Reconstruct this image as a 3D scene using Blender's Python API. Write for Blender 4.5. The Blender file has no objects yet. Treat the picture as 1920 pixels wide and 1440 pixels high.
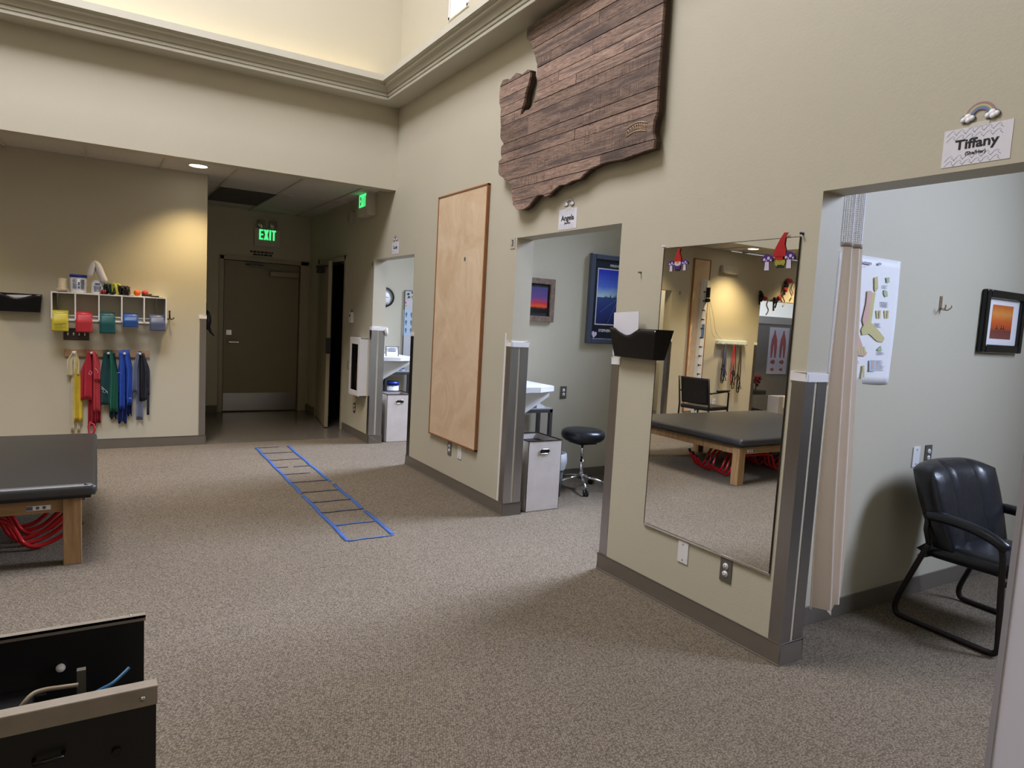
import bpy, bmesh, math, random
from math import sin, cos, pi, radians
from mathutils import Vector, Matrix
random.seed(7)
D = bpy.data
S = bpy.context.scene
C = S.collection

# ------------------------------------------------------------------ camera
YAW, PIT, ROL, FPX, CH = 0.551159, -0.0937800, 0.0547533, 1273.45, 1.5
cf = Vector((sin(YAW)*cos(PIT), cos(YAW)*cos(PIT), sin(PIT)))
cr_ = Vector((cos(YAW), -sin(YAW), 0)); cu_ = cr_.cross(cf)
CR = cos(ROL)*cr_ + sin(ROL)*cu_; CU = -sin(ROL)*cr_ + cos(ROL)*cu_
cam = D.objects.new('camera', D.cameras.new('camera')); C.objects.link(cam)
cam.data.sensor_width = 36; cam.data.lens = 36*FPX/1920; cam.data.clip_start = .05
M = Matrix((CR, CU, -cf)).transposed().to_4x4(); M.translation = Vector((0, 0, CH))
cam.matrix_world = M
S.camera = cam

def at(px, py, ax, val, mirror=False):
    """measured photo pixel -> point on the real plane (axis ax = val); via the wall mirror if asked"""
    d = cf + CR*(px-960)/FPX - CU*(py-720)/FPX
    c = Vector((0, 0, CH))
    if mirror:
        d = Vector((-d.x, d.y, d.z)); c.x = 2*2.65
    return c + d*((val-c[ax])/d[ax])

# ------------------------------------------------------------------ world + lights + exposure
w = D.worlds.new('world'); S.world = w; w.use_nodes = True
wn = w.node_tree.nodes; bg = wn['Background']
sky = wn.new('ShaderNodeTexSky'); sky.sky_type = 'HOSEK_WILKIE'; sky.turbidity = 4
sky.sun_direction = (0.3, -0.5, 0.8)
w.node_tree.links.new(sky.outputs[0], bg.inputs[0]); bg.inputs[1].default_value = 1.2
S.view_settings.view_transform = 'Standard'; S.view_settings.look = 'None'
S.view_settings.gamma = 1; S.view_settings.use_curve_mapping = False
S.view_settings.exposure = 0.13
try:
    S.cycles.use_denoising = True; S.cycles.denoiser = 'OPENIMAGEDENOISE'
    S.cycles.max_bounces = 8; S.cycles.diffuse_bounces = 5; S.cycles.glossy_bounces = 4
    S.cycles.sample_clamp_indirect = 6; S.cycles.caustics_reflective = False; S.cycles.caustics_refractive = False
except Exception: pass

def area(name, loc, size, rot, power, col, sy=None, spread=None):
    l = D.lights.new(name, 'AREA'); l.energy = power; l.color = col; l.size = size
    if sy: l.shape = 'RECTANGLE'; l.size_y = sy
    if spread: l.spread = radians(spread)
    o = D.objects.new(name, l); C.objects.link(o); o.location = loc; o.rotation_euler = rot
    return o
DAY = (.95, .93, 1.0); COOL = (.66, .75, 1.0); WARM = (1.0, .78, .42)
area('skylight_daylight', (-.45, 3.9, 7.2), 2.4, (0, 0, 0), 400, DAY)
# daylight through the windows of the treatment bays (outer wall at x = 5.6)
def window_light(name, loc, to, power, sx=1.2, sy=1.4, spread=120):
    o = area(name, loc, sx, (0, 0, 0), power, COOL, sy, spread)
    o.rotation_euler = (Vector(to)-Vector(loc)).to_track_quat('-Z', 'Y').to_euler()
window_light('bay_window_daylight_T', (5.5, -.3, 3.0), (3.2, 1.3, .8), 85, spread=110)
window_light('bay_window_daylight_A', (5.5, 3.72, 3.1), (1.8, 3.6, 0), 105, spread=72)
window_light('bay_window_daylight_C', (5.5, 6.8, 3.1), (1.8, 6.5, 0), 120, spread=76)
# cove lamps on the crown ledge
area('cove_lamp_far', (-.4, 6.70, 3.80), .06, (radians(180), 0, 0), 5.5, WARM, 5.6)
bpy.data.objects['cove_lamp_far'].rotation_euler = (radians(180), 0, radians(90))
area('cove_lamp_right', (2.53, 2.8, 3.80), .06, (radians(180), 0, 0), 4.5, WARM, 7.4)
# office daylight seen in the mirror
area('office_window_daylight', (-5.2, 11.2, 1.6), 2.2, (radians(-90), 0, 0), 120, COOL, 1.4)
area('office_fill', (-2.6, 9.0, 2.8), .6, (0, 0, 0), 22, (1, .88, .7), .6)  # added fill, brightens the room behind the numbered opening
area('office_fill', (-5.0, 8.45, 2.8), 1.0, (0, 0, 0), 14, (.85, .88, 1), .4)  # second added fill, lifts the grey partition and its poster
# unseen fill behind the camera, added for warm ambient light
area('rear_warm_fill', (-.5, -2.4, 2.79), 3.0, (0, 0, 0), 22, (1, .9, .75), 1.0)
def spot(name, loc, power, col=(1, .74, .38), ang=110, blend=.9):
    l = D.lights.new(name, 'SPOT'); l.energy = power; l.color = col; l.spot_size = radians(ang); l.spot_blend = blend
    l.shadow_soft_size = .06
    o = D.objects.new(name, l); C.objects.link(o); o.location = loc
DOWN = [(.84, 7.36), (-1.7, 7.36), (-3.5, 7.30), (-5.2, 7.3)]
for i, (x, y) in enumerate(DOWN): spot('downlight_lamp', (x, y, 2.785), (85, 75, 170, 130)[i])

# ------------------------------------------------------------------ materials
def lin(c):
    if isinstance(c, str):
        c = c.lstrip('#'); c = [int(c[i:i+2], 16)/255 for i in (0, 2, 4)]
        c = [x/12.92 if x <= .04045 else ((x+.055)/1.055)**2.4 for x in c]
    return (*c[:3], 1)
MATS = {}
def mat(name, col, rough=.6, metal=0, spec=.5, var=0, vscale=8, bump=0, bscale=60, emit=None, es=1, trans=0, ior=1.45,
        stretch=None, coat=0, alpha=1):
    if name in MATS: return MATS[name]
    m = D.materials.new(name); m.use_nodes = True; nt = m.node_tree; N = nt.nodes; L = nt.links
    p = N['Principled BSDF']; c = lin(col)
    p.inputs['Base Color'].default_value = c; p.inputs['Roughness'].default_value = rough
    p.inputs['Metallic'].default_value = metal; p.inputs['Specular IOR Level'].default_value = spec
    p.inputs['Transmission Weight'].default_value = trans; p.inputs['IOR'].default_value = ior
    p.inputs['Coat Weight'].default_value = coat; p.inputs['Alpha'].default_value = alpha
    tc = N.new('ShaderNodeTexCoord'); mp = N.new('ShaderNodeMapping'); L.new(tc.outputs['Object'], mp.inputs[0])
    if stretch: mp.inputs['Scale'].default_value = stretch
    nz = N.new('ShaderNodeTexNoise'); nz.inputs['Scale'].default_value = vscale; nz.inputs['Detail'].default_value = 5
    L.new(mp.outputs[0], nz.inputs['Vector'])
    rp = N.new('ShaderNodeValToRGB'); v = max(var, .02)
    rp.color_ramp.elements[0].position = .3; rp.color_ramp.elements[1].position = .7
    rp.color_ramp.elements[0].color = (*[x*(1-v) for x in c[:3]], 1)
    rp.color_ramp.elements[1].color = (*[min(1, x*(1+v*.6)) for x in c[:3]], 1)
    L.new(nz.outputs['Fac'], rp.inputs[0]); L.new(rp.outputs[0], p.inputs['Base Color'])
    if bump:
        n2 = N.new('ShaderNodeTexNoise'); n2.inputs['Scale'].default_value = bscale; n2.inputs['Detail'].default_value = 3
        L.new(mp.outputs[0], n2.inputs['Vector'])
        b = N.new('ShaderNodeBump'); b.inputs['Strength'].default_value = bump; b.inputs['Distance'].default_value = .004
        L.new(n2.outputs['Fac'], b.inputs['Height']); L.new(b.outputs[0], p.inputs['Normal'])
    if emit:
        p.inputs['Emission Color'].default_value = lin(emit); p.inputs['Emission Strength'].default_value = es
    MATS[name] = m
    return m

PAINT = mat('wall_paint', (.565, .53, .42), .5, spec=.35, var=.015, vscale=1.5, bump=.12, bscale=90)
CREAM = mat('crown_paint', (.60, .575, .48), .45, var=.01)
BASEB = mat('rubber_baseboard', (.155, .135, .11), .45, var=.03)
STEEL = mat('brushed_steel', (.42, .41, .42), .3, metal=1, var=.06, vscale=12, stretch=(40, 40, 1))
CHROME = mat('chrome', (.8, .8, .82), .12, metal=1)
DKSTEEL = mat('dark_grey_metal', (.14, .14, .15), .4, metal=.7)
WHITE = mat('white_plastic', (.8, .8, .82), .4)
WLAM = mat('white_laminate', (.78, .79, .82), .35)
TAPEW = mat('white_foam_tape', (.8, .79, .8), .7)
BLACK = mat('black_plastic', (.012, .012, .013), .35)
BLKGLOSS = mat('black_gloss_plastic', (.008, .008, .009), .18)
VINYL = mat('black_vinyl', (.024, .024, .025), .43, spec=1.0, coat=0, bump=.12, bscale=140)
LEATHER = mat('black_leather', (.013, .014, .019), .33, spec=.6, var=.1, bump=.5, bscale=30)
TILE = mat('ceiling_tile', (.62, .60, .56), .9, var=.05, vscale=40, bump=.5, bscale=160)
GRID = mat('ceiling_grid', (.52, .49, .44), .5)
DOORP = mat('door_paint', (.30, .265, .18), .4, var=.03)
FRAMEP = mat('door_frame_paint', (.42, .38, .29), .4)
PAPER = mat('paper', (.80, .80, .88), .6)
PAPERW = mat('white_paper', (.86, .86, .88), .45)
INK = mat('black_ink', (.01, .01, .015), .6)
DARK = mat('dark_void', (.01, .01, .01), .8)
GLASS = mat('clear_glass', (.95, .97, .97), .03, trans=1, ior=1.1)
MIRROR = mat('mirror_silver', (.93, .94, .93), .004, metal=1)

def wood(name, c1, c2, scale=6, stretch=(1, 12, 1), rough=.5, rings=.5, objrand=False, bump=.3):
    m = D.materials.new(name); m.use_nodes = True; nt = m.node_tree; N = nt.nodes; L = nt.links; p = N['Principled BSDF']
    tc = N.new('ShaderNodeTexCoord'); mp = N.new('ShaderNodeMapping'); mp.inputs['Scale'].default_value = stretch
    L.new(tc.outputs['Object'], mp.inputs[0])
    vec = mp.outputs[0]
    if objrand:
        oi = N.new('ShaderNodeObjectInfo'); vm = N.new('ShaderNodeVectorMath'); vm.operation = 'MULTIPLY_ADD'
        vm.inputs[0].default_value = (37, 19, 53); L.new(oi.outputs['Random'], vm.inputs[1]); L.new(vec, vm.inputs[2]); vec = vm.outputs[0]
    nz = N.new('ShaderNodeTexNoise'); nz.inputs['Scale'].default_value = scale; nz.inputs['Detail'].default_value = 8
    nz.inputs['Roughness'].default_value = .65; nz.inputs['Distortion'].default_value = rings
    L.new(vec, nz.inputs['Vector'])
    rp = N.new('ShaderNodeValToRGB'); rp.color_ramp.elements[0].position = .32; rp.color_ramp.elements[1].position = .68
    rp.color_ramp.elements[0].color = lin(c1); rp.color_ramp.elements[1].color = lin(c2)
    L.new(nz.outputs['Fac'], rp.inputs[0]); out = rp.outputs[0]
    if objrand:
        hs = N.new('ShaderNodeHueSaturation'); mr = N.new('ShaderNodeMapRange')
        mr.inputs['To Min'].default_value = .65; mr.inputs['To Max'].default_value = 1.25
        L.new(oi.outputs['Random'], mr.inputs['Value']); L.new(mr.outputs[0], hs.inputs['Value'])
        n3 = N.new('ShaderNodeTexNoise'); n3.inputs['Scale'].default_value = 2.2; n3.inputs['Detail'].default_value = 2
        L.new(vm.outputs[0], n3.inputs['Vector'])
        wv = N.new('ShaderNodeTexNoise'); wv.inputs['Scale'].default_value = 1; wv.inputs['Detail'].default_value = 1
        mw = N.new('ShaderNodeMapping'); mw.inputs['Scale'].default_value = (110, 1, 5); L.new(tc.outputs['Object'], mw.inputs[0]); L.new(mw.outputs[0], wv.inputs['Vector'])
        rw = N.new('ShaderNodeValToRGB'); rw.color_ramp.elements[0].position = .38; rw.color_ramp.elements[1].position = .5; rw.color_ramp.elements[0].color = (.52, .5, .5, 1)
        L.new(wv.outputs['Fac'], rw.inputs[0])
        mk = N.new('ShaderNodeTexNoise'); mk.inputs['Scale'].default_value = 1.6; L.new(vm.outputs[0], mk.inputs['Vector'])
        rk = N.new('ShaderNodeValToRGB'); rk.color_ramp.elements[0].position = .5; rk.color_ramp.elements[1].position = .6; L.new(mk.outputs['Fac'], rk.inputs[0])
        ms = N.new('ShaderNodeMixRGB'); ms.blend_type = 'MULTIPLY'; L.new(rk.outputs[0], ms.inputs[0]); L.new(out, ms.inputs[1]); L.new(rw.outputs[0], ms.inputs[2]); out = ms.outputs[0]
        mx = N.new('ShaderNodeMixRGB'); mx.blend_type = 'MIX'; mx.inputs[2].default_value = lin('#5a4d4b')
        r3 = N.new('ShaderNodeValToRGB'); r3.color_ramp.elements[0].position = .5; r3.color_ramp.elements[1].position = .66
        r3.color_ramp.elements[1].color = (.75, .75, .75, 1)
        L.new(n3.outputs['Fac'], r3.inputs[0]); L.new(r3.outputs[0], mx.inputs[0]); L.new(out, mx.inputs[1])
        L.new(mx.outputs[0], hs.inputs['Color']); out = hs.outputs[0]
    L.new(out, p.inputs['Base Color']); p.inputs['Roughness'].default_value = rough
    b = N.new('ShaderNodeBump'); b.inputs['Strength'].default_value = bump; b.inputs['Distance'].default_value = .004
    L.new(nz.outputs['Fac'], b.inputs['Height']); L.new(b.outputs[0], p.inputs['Normal'])
    MATS[name] = m
    return m
BARN = wood('weathered_barn_wood', '#5f483c', '#b89c8b', 10, (1.0, 1, 11), .75, 1.4, True, 1.0)
BARNEDGE = mat('dark_stained_edge', '#3a2417', .6)
OAK = wood('oak', '#82603c', '#b08a5c', 5, (6, 6, .6), .45, .4)
OAKH = wood('oak_rail', '#82603c', '#b08a5c', 5, (.6, 6, 6), .45, .4)
PINE = wood('pine_board', '#a88767', '#c4a585', 4, (.7, 6, 6), .5, .3)
BIRCH = wood('birch_plywood', '#d6b794', '#ead5b8', 2.6, (1, 1, .8), .42, 1.6, bump=.03)
CHERRY = mat('cherry_trim', '#94643f', .4, var=.1, vscale=10)

def carpet():
    m = D.materials.new('loop_carpet'); m.use_nodes = True; nt = m.node_tree; N = nt.nodes; L = nt.links; p = N['Principled BSDF']
    tc = N.new('ShaderNodeTexCoord'); mp = N.new('ShaderNodeMapping'); mp.inputs['Scale'].default_value = (1, 1.35, 1)
    mp.inputs['Rotation'].default_value = (0, 0, .3)
    L.new(tc.outputs['Object'], mp.inputs[0])
    v = N.new('ShaderNodeTexVoronoi'); v.inputs['Scale'].default_value = 112; v.inputs['Randomness'].default_value = .6
    L.new(mp.outputs[0], v.inputs['Vector'])
    rp = N.new('ShaderNodeValToRGB'); e = rp.color_ramp.elements
    e[0].position = .12; e[0].color = (.355, .303, .235, 1); e[1].position = .75; e[1].color = (.120, .099, .073, 1)
    L.new(v.outputs['Distance'], rp.inputs[0])
    hs = N.new('ShaderNodeMixRGB'); hs.blend_type = 'MULTIPLY'; hs.inputs[0].default_value = .55
    bw = N.new('ShaderNodeRGBToBW'); L.new(v.outputs['Color'], bw.inputs[0])
    r2 = N.new('ShaderNodeValToRGB'); r2.color_ramp.elements[0].color = (.6, .58, .55, 1); r2.color_ramp.elements[1].color = (1.25, 1.22, 1.2, 1)
    L.new(bw.outputs[0], r2.inputs[0]); L.new(rp.outputs[0], hs.inputs[1]); L.new(r2.outputs[0], hs.inputs[2])
    nz = N.new('ShaderNodeTexNoise'); nz.inputs['Scale'].default_value = 1.3; nz.inputs['Detail'].default_value = 3
    L.new(tc.outputs['Object'], nz.inputs['Vector'])
    m2 = N.new('ShaderNodeMixRGB'); m2.blend_type = 'MULTIPLY'; m2.inputs[0].default_value = .25
    L.new(hs.outputs[0], m2.inputs[1]); L.new(nz.outputs['Fac'], m2.inputs[2])
    L.new(m2.outputs[0], p.inputs['Base Color']); p.inputs['Roughness'].default_value = .95
    p.inputs['Specular IOR Level'].default_value = .1
    inv = N.new('ShaderNodeMath'); inv.operation = 'SUBTRACT'; inv.inputs[0].default_value = 1; L.new(v.outputs['Distance'], inv.inputs[1])
    b = N.new('ShaderNodeBump'); b.inputs['Strength'].default_value = .8; b.inputs['Distance'].default_value = .004
    L.new(inv.outputs[0], b.inputs['Height']); L.new(b.outputs[0], p.inputs['Normal'])
    return m
CARPET = carpet()
LINO = mat('brown_sheet_vinyl', (.15, .135, .115), .22, var=.12, vscale=14)

def translucent(m, col, f):
    nt = m.node_tree; N = nt.nodes; L = nt.links; p = N['Principled BSDF']; o = [n for n in N if n.type == 'OUTPUT_MATERIAL'][0]
    t = N.new('ShaderNodeBsdfTranslucent'); t.inputs[0].default_value = lin(col); mx = N.new('ShaderNodeMixShader'); mx.inputs[0].default_value = f
    L.new(p.outputs[0], mx.inputs[1]); L.new(t.outputs[0], mx.inputs[2]); L.new(mx.outputs[0], o.inputs[0])
# ------------------------------------------------------------------ mesh builder
class B:
    def __init__(s): s.v = []; s.f = []; s.m = []; s.sm = []
    def add(s, vs, fs, m=0, smooth=False):
        o = len(s.v); s.v += [tuple(v) for v in vs]
        for f in fs: s.f.append(tuple(i+o for i in f)); s.m.append(m); s.sm.append(smooth)
        return s
    def box(s, x0, x1, y0, y1, z0, z1, m=0, R=None):
        vs = [Vector((x, y, z)) for z in (z0, z1) for y in (y0, y1) for x in (x0, x1)]
        if R is not None: vs = [R @ v for v in vs]
        return s.add(vs, [(0, 2, 3, 1), (4, 5, 7, 6), (0, 1, 5, 4), (2, 6, 7, 3), (0, 4, 6, 2), (1, 3, 7, 5)], m)
    def obox(s, c, sx, sy, sz, rot=(0, 0, 0), m=0):
        from mathutils import Euler
        R = Matrix.Translation(c) @ Euler(rot).to_matrix().to_4x4()
        return s.box(-sx/2, sx/2, -sy/2, sy/2, -sz/2, sz/2, m, R)
    def prism(s, pts, ax, a, b, m=0, smooth=False):
        """polygon pts (2d) extruded along axis ax from a to b (ax 0:x -> pts=(y,z); 1:y -> (x,z); 2:z -> (x,y))"""
        n = len(pts)
        def P(p, t): return [(t, p[0], p[1]), (p[0], t, p[1]), (p[0], p[1], t)][ax]
        vs = [P(p, a) for p in pts] + [P(p, b) for p in pts]
        from mathutils.geometry import tessellate_polygon
        tri = tessellate_polygon([[Vector((p[0], p[1], 0)) for p in pts]])
        fs = [tuple(t) for t in tri] + [tuple(i+n for i in reversed(t)) for t in tri]
        s.add(vs, fs, m)
        o = len(s.v)-2*n
        for i in range(n):
            j = (i+1) % n; s.f.append((o+i, o+j, o+n+j, o+n+i)); s.m.append(m); s.sm.append(smooth)
        return s
    def tube(s, pts, r, seg=8, m=0, closed=False, caps=True):
        pts = [Vector(p) for p in pts]; n = len(pts); rr = r if hasattr(r, '__len__') else [r]*n
        T = []
        for i in range(n):
            a = pts[i-1] if (i or closed) else pts[0]; b = pts[(i+1) % n] if (i < n-1 or closed) else pts[-1]
            t = (b-a); T.append(t.normalized() if t.length else Vector((0, 0, 1)))
        u = T[0].orthogonal().normalized(); vs = []
        for i in range(n):
            u = (u-T[i]*u.dot(T[i])); u = u.normalized() if u.length > 1e-6 else T[i].orthogonal().normalized()
            w_ = T[i].cross(u)
            for k in range(seg):
                a = 2*pi*k/seg; vs.append(pts[i]+(u*cos(a)+w_*sin(a))*rr[i])
        fs = []
        for i in range(n if closed else n-1):
            j = (i+1) % n
            for k in range(seg):
                l = (k+1) % seg; fs.append((i*seg+k, i*seg+l, j*seg+l, j*seg+k))
        s.add(vs, fs, m, True)
        if caps and not closed:
            o = len(s.v)-n*seg
            s.f.append(tuple(o+k for k in reversed(range(seg)))); s.m.append(m); s.sm.append(False)
            s.f.append(tuple(o+(n-1)*seg+k for k in range(seg))); s.m.append(m); s.sm.append(False)
        return s
    def cyl(s, p, q, r, seg=16, m=0, r2=None): return s.tube([p, q], [r, r if r2 is None else r2], seg, m)
    def lathe(s, prof, c=(0, 0, 0), seg=24, m=0, ax=2, sx=1, sy=1):
        vs = []
        for r, z in prof:
            for k in range(seg):
                a = 2*pi*k/seg; p = [r*cos(a)*sx, r*sin(a)*sy, z]
                if ax == 1: p = [p[0], -p[2], p[1]]
                if ax == 0: p = [p[2], p[0], p[1]]
                vs.append((p[0]+c[0], p[1]+c[1], p[2]+c[2]))
        fs = []
        for i in range(len(prof)-1):
            for k in range(seg):
                l = (k+1) % seg; fs.append((i*seg+k, i*seg+l, (i+1)*seg+l, (i+1)*seg+k))
        s.add(vs, fs, m, True)
        return s
    def ball(s, c, r, seg=16, m=0, sx=1, sy=1, sz=1, jit=0):
        prof = [(sin(pi*i/8), -cos(pi*i/8)) for i in range(9)]
        vs = []
        for pr, pz in prof:
            for k in range(seg):
                a = 2*pi*k/seg; j = 1+random.uniform(-jit, jit)
                vs.append((c[0]+pr*cos(a)*r*sx*j, c[1]+pr*sin(a)*r*sy*j, c[2]+pz*r*sz*j))
        fs = [(i*seg+k, i*seg+(k+1) % seg, (i+1)*seg+(k+1) % seg, (i+1)*seg+k) for i in range(8) for k in range(seg)]
        return s.add(vs, fs, m, True)
    def grid(s, fn, nu, nv, m=0):
        vs = [fn(i/nu, j/nv) for j in range(nv+1) for i in range(nu+1)]
        fs = [(j*(nu+1)+i, j*(nu+1)+i+1, (j+1)*(nu+1)+i+1, (j+1)*(nu+1)+i) for j in range(nv) for i in range(nu)]
        return s.add(vs, fs, m, True)
    def build(s, name, mats, parent=None, bevel=0, seg=2, sub=0, solid=0, loc=None, **props):
        me = D.meshes.new(name); me.from_pydata(s.v, [], s.f)
        if not isinstance(mats, (list, tuple)): mats = [mats]
        for m in mats: me.materials.append(m)
        me.polygons.foreach_set('material_index', s.m)
        me.polygons.foreach_set('use_smooth', s.sm)
        me.validate()
        bm = bmesh.new(); bm.from_mesh(me); bmesh.ops.remove_doubles(bm, verts=bm.verts, dist=1e-6)
        bmesh.ops.recalc_face_normals(bm, faces=bm.faces); bm.to_mesh(me); bm.free()
        o = D.objects.new(name, me); C.objects.link(o)
        if parent: o.parent = parent
        if loc: o.location = loc
        if solid:
            md = o.modifiers.new('solid', 'SOLIDIFY'); md.thickness = solid; md.offset = 0
        if sub:
            md = o.modifiers.new('sub', 'SUBSURF'); md.levels = sub; md.render_levels = sub
        if bevel:
            md = o.modifiers.new('bevel', 'BEVEL'); md.width = bevel; md.segments = seg; md.limit_method = 'ANGLE'
        for k, v in props.items(): o[k] = v
        return o

def thing(name, label, cat, loc=(0, 0, 0), rz=0, group=None):
    o = D.objects.new(name, None); C.objects.link(o); o.location = loc; o.rotation_euler = (0, 0, rz)
    o.empty_display_size = .05
    o['label'] = label; o['category'] = cat
    if group: o['group'] = group
    return o
def tag(o, label, cat, group=None):
    o['label'] = label; o['category'] = cat
    if group: o['group'] = group
    return o
def copytree(o, parent=None):
    c = o.copy(); C.objects.link(c)
    if parent: c.parent = parent
    for ch in o.children: copytree(ch, c)
    return c
def struct(o): o['kind'] = 'structure'; return o
def text(name, s, size, parent, loc, m, rot=(pi/2, 0, 0), bold=0, ext=.0006, sx=1, shear=0, align='CENTER'):
    cu = D.curves.new(name, 'FONT'); cu.body = s; cu.size = size; cu.extrude = ext; cu.offset = bold; cu.shear = shear
    cu.align_x = align; cu.align_y = 'CENTER'; cu.resolution_u = 3
    t = D.objects.new('tmp', cu); C.objects.link(t)
    dg = bpy.context.evaluated_depsgraph_get(); me = D.meshes.new_from_object(t.evaluated_get(dg))
    D.objects.remove(t); me.name = name; me.materials.clear(); me.materials.append(m)
    o = D.objects.new(name, me); C.objects.link(o); o.parent = parent; o.location = loc; o.rotation_euler = rot; o.scale = (sx, 1, 1)
    return o
RW = -pi/2       # wall things on the right wall: local x -> -Y, local y into the wall
XW = 2.65

# ------------------------------------------------------------------ room shell
T_, A_, C_, D_ = (.60, 1.86, 2.12), (3.17, 4.35, 2.105), (6.26, 7.39, 2.09), (8.42, 9.52, 2.13)
XB, YB, YF, ZC = 2.80, 6.82, 7.80, 2.81
XL, YN, YFAR, MX0, MY0, ZT = -7.0, -3.5, 10.1, -3.55, -1.5, 7.6

b = B()
cuts = [T_, A_, C_, D_]
y = YN
for (a, c, h) in cuts:
    b.box(XW, XB, y, a, 0, 4.3); b.box(XW, XB, a, c, h, 4.3); y = c
b.box(XW, XB, y, YFAR+.15, 0, 2.85)
b.box(XW, XB, MY0, YB, 4.3, ZT)
struct(b.build('wall_right', PAINT))
b = B(); b.box(MX0, XW, YB, YB+.15, 2.77, ZT); struct(b.build('wall_back_upper', PAINT))
b = B(); b.box(MX0-.15, MX0, MY0, YB+.15, 2.77, ZT); struct(b.build('wall_left_upper', PAINT))
b = B(); b.box(MX0-.15, XW, MY0-.15, MY0, 2.77, ZT); struct(b.build('wall_front_upper', PAINT))
b = B(); b.box(MX0, XW, MY0, YB, ZT, ZT+.1); struct(b.build('ceiling_upper', PAINT))
# wall with the band shelf, its openings to the offices at left (seen in the mirror)
OP1 = (-3.30+.99, -1.20, 2.09); OP2 = (-6.30, -4.40, 2.07)
OP1 = (-2.33, -1.25, 2.09)
OP1 = (OP1[0], OP1[1], 2.09)
b = B()
b.box(XL, OP2[0], YF, YF+.15, 0, ZC); b.box(OP2[0], OP2[1], YF, YF+.15, OP2[2], ZC)
b.box(OP2[1], OP1[0], YF, YF+.15, 0, ZC); b.box(OP1[0], OP1[1], YF, YF+.15, OP1[2], ZC)
b.box(OP1[1], .98, YF, YF+.15, 0, ZC)
struct(b.build('wall_left', PAINT))
b = B(); b.box(.83, .98, YF+.15, YFAR, 0, 2.85); struct(b.build('wall_corridor_left', PAINT))
DX0, DX1 = 1.49, 2.51
b = B(); b.box(.83, DX0-.05, YFAR, YFAR+.15, 0, 2.85); b.box(DX0-.05, DX1+.05, YFAR, YFAR+.15, 2.12, 2.85)
b.box(DX1+.05, XB+.1, YFAR, YFAR+.15, 0, 2.85); struct(b.build('wall_back', PAINT))
b = B(); b.box(XL-.15, XL, YN, YF+.15, 0, 2.85); struct(b.build('wall_side_left', PAINT))
b = B(); b.box(XL, XB, YN-.15, YN, 0, 2.85); struct(b.build('wall_front', PAINT))
# floor
b = B(); b.box(XL, 5.7, YN, YF, -.1, 0); struct(b.build('floor_carpet', CARPET))
b = B(); b.box(.83, XB+1.5, YF, YFAR+.15, -.1, 0); struct(b.build('floor_corridor', LINO))
b = B(); b.box(XB, 5.7, YF, 8.2, -.1, .001); b.box(XL, .83, YF, 11.6, -.1, .001); struct(b.build('floor_bays', CARPET))
# low ceiling slab
b = B(); b.box(XL, MX0-.15, YN, YF, 2.83, 2.9); b.box(MX0-.15, XW, YN, MY0-.15, 2.83, 2.9)
b.box(MX0-.15, XB, YB+.15, YFAR+.1, 2.87, 2.95)
struct(b.build('ceiling_slab', TILE))
# bays behind the right wall
b = B()
b.box(XB, 5.7, YN, YN+.1, 0, 4.3); b.box(XB, 5.7, 2.08, 2.2, 0, 4.3); b.box(XB, 5.7, 5.2, 5.32, 0, 4.3); b.box(XB, 5.7, 8.2, 8.3, 0, 4.3)
struct(b.build('wall_bay_partition', PAINT))
b = B(); b.box(XB, 5.7, YN, 8.3, 4.2, 4.3); struct(b.build('ceiling_bay', TILE))
b = B(); wy = [(-1.0, .3), (3.1, 4.4), (6.15, 7.45)]
y = YN
for a, c in wy: b.box(5.58, 5.7, y, a, 0, 4.3); b.box(5.58, 5.7, a, c, 0, 2.2); b.box(5.58, 5.7, a, c, 4.0, 4.3); y = c
b.box(5.58, 5.7, y, 8.3, 0, 4.3); struct(b.build('wall_bay_outer', PAINT))
for i, (a, c) in enumerate(wy):
    b = B(); b.box(5.60, 5.66, a, a+.05, 2.2, 4.0).box(5.60, 5.66, c-.05, c, 2.2, 4.0).box(5.60, 5.66, a, c, 2.2, 2.25).box(5.60, 5.66, a, c, 3.95, 4.0).box(5.61, 5.65, (a+c)/2-.02, (a+c)/2+.02, 2.25, 3.95)
    wf = struct(b.build('window_%d' % (i+1), WHITE))
    B().box(5.635, 5.64, a+.05, c-.05, 2.25, 3.95).build('pane', GLASS, wf)
# baseboards
def bb_r(y0, y1, b): b.box(XW-.009, XW, y0, y1, 0, .1); b.box(XW-.016, XW, y0, y1, 0, .006)
b = B()
for y0, y1 in ((YN, .60), (1.86, 3.17), (4.35, 6.26), (7.39, 8.36)):
    bb_r(y0-.009 if y0 > 0 else y0, y1+.009 if y1 < 8 else y1, b)
for yy, sgn in ((.60, 1), (3.17, 1), (6.26, 1), (1.86, -1), (4.35, -1), (7.39, -1)):
    b.box(XW-.009, XB+.009, min(yy, yy+.009*sgn), max(yy, yy+.009*sgn), 0, .1)
for y0, y1 in ((1.86, 2.08), (4.35, 5.2), (7.39, 8.2)): b.box(XB, XB+.009, y0-.009, y1, 0, .1)
for yy in (2.08, 5.2, 8.2): b.box(XB, 5.58, yy-.009, yy, 0, .1)
struct(b.build('baseboard_right', BASEB, bevel=.002))
b = B(); b.box(OP1[1]-.009, .989, YF-.009, YF, 0, .1).box(OP2[1]-.009, OP1[0]+.009, YF-.009, YF, 0, .1)
b.box(.98, .989, YF-.009, YFAR, 0, .1); b.box(XL, OP2[0], YF-.009, YF, 0, .1)
struct(b.build('baseboard_left', BASEB, bevel=.002))
b = B(); b.box(.98, 1.42, YFAR-.009, YFAR, 0, .1).box(2.63, XW, YFAR-.009, YFAR, 0, .1).box(XW-.009, XW, 9.6, YFAR, 0, .1)
struct(b.build('baseboard_back', BASEB, bevel=.002))

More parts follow.
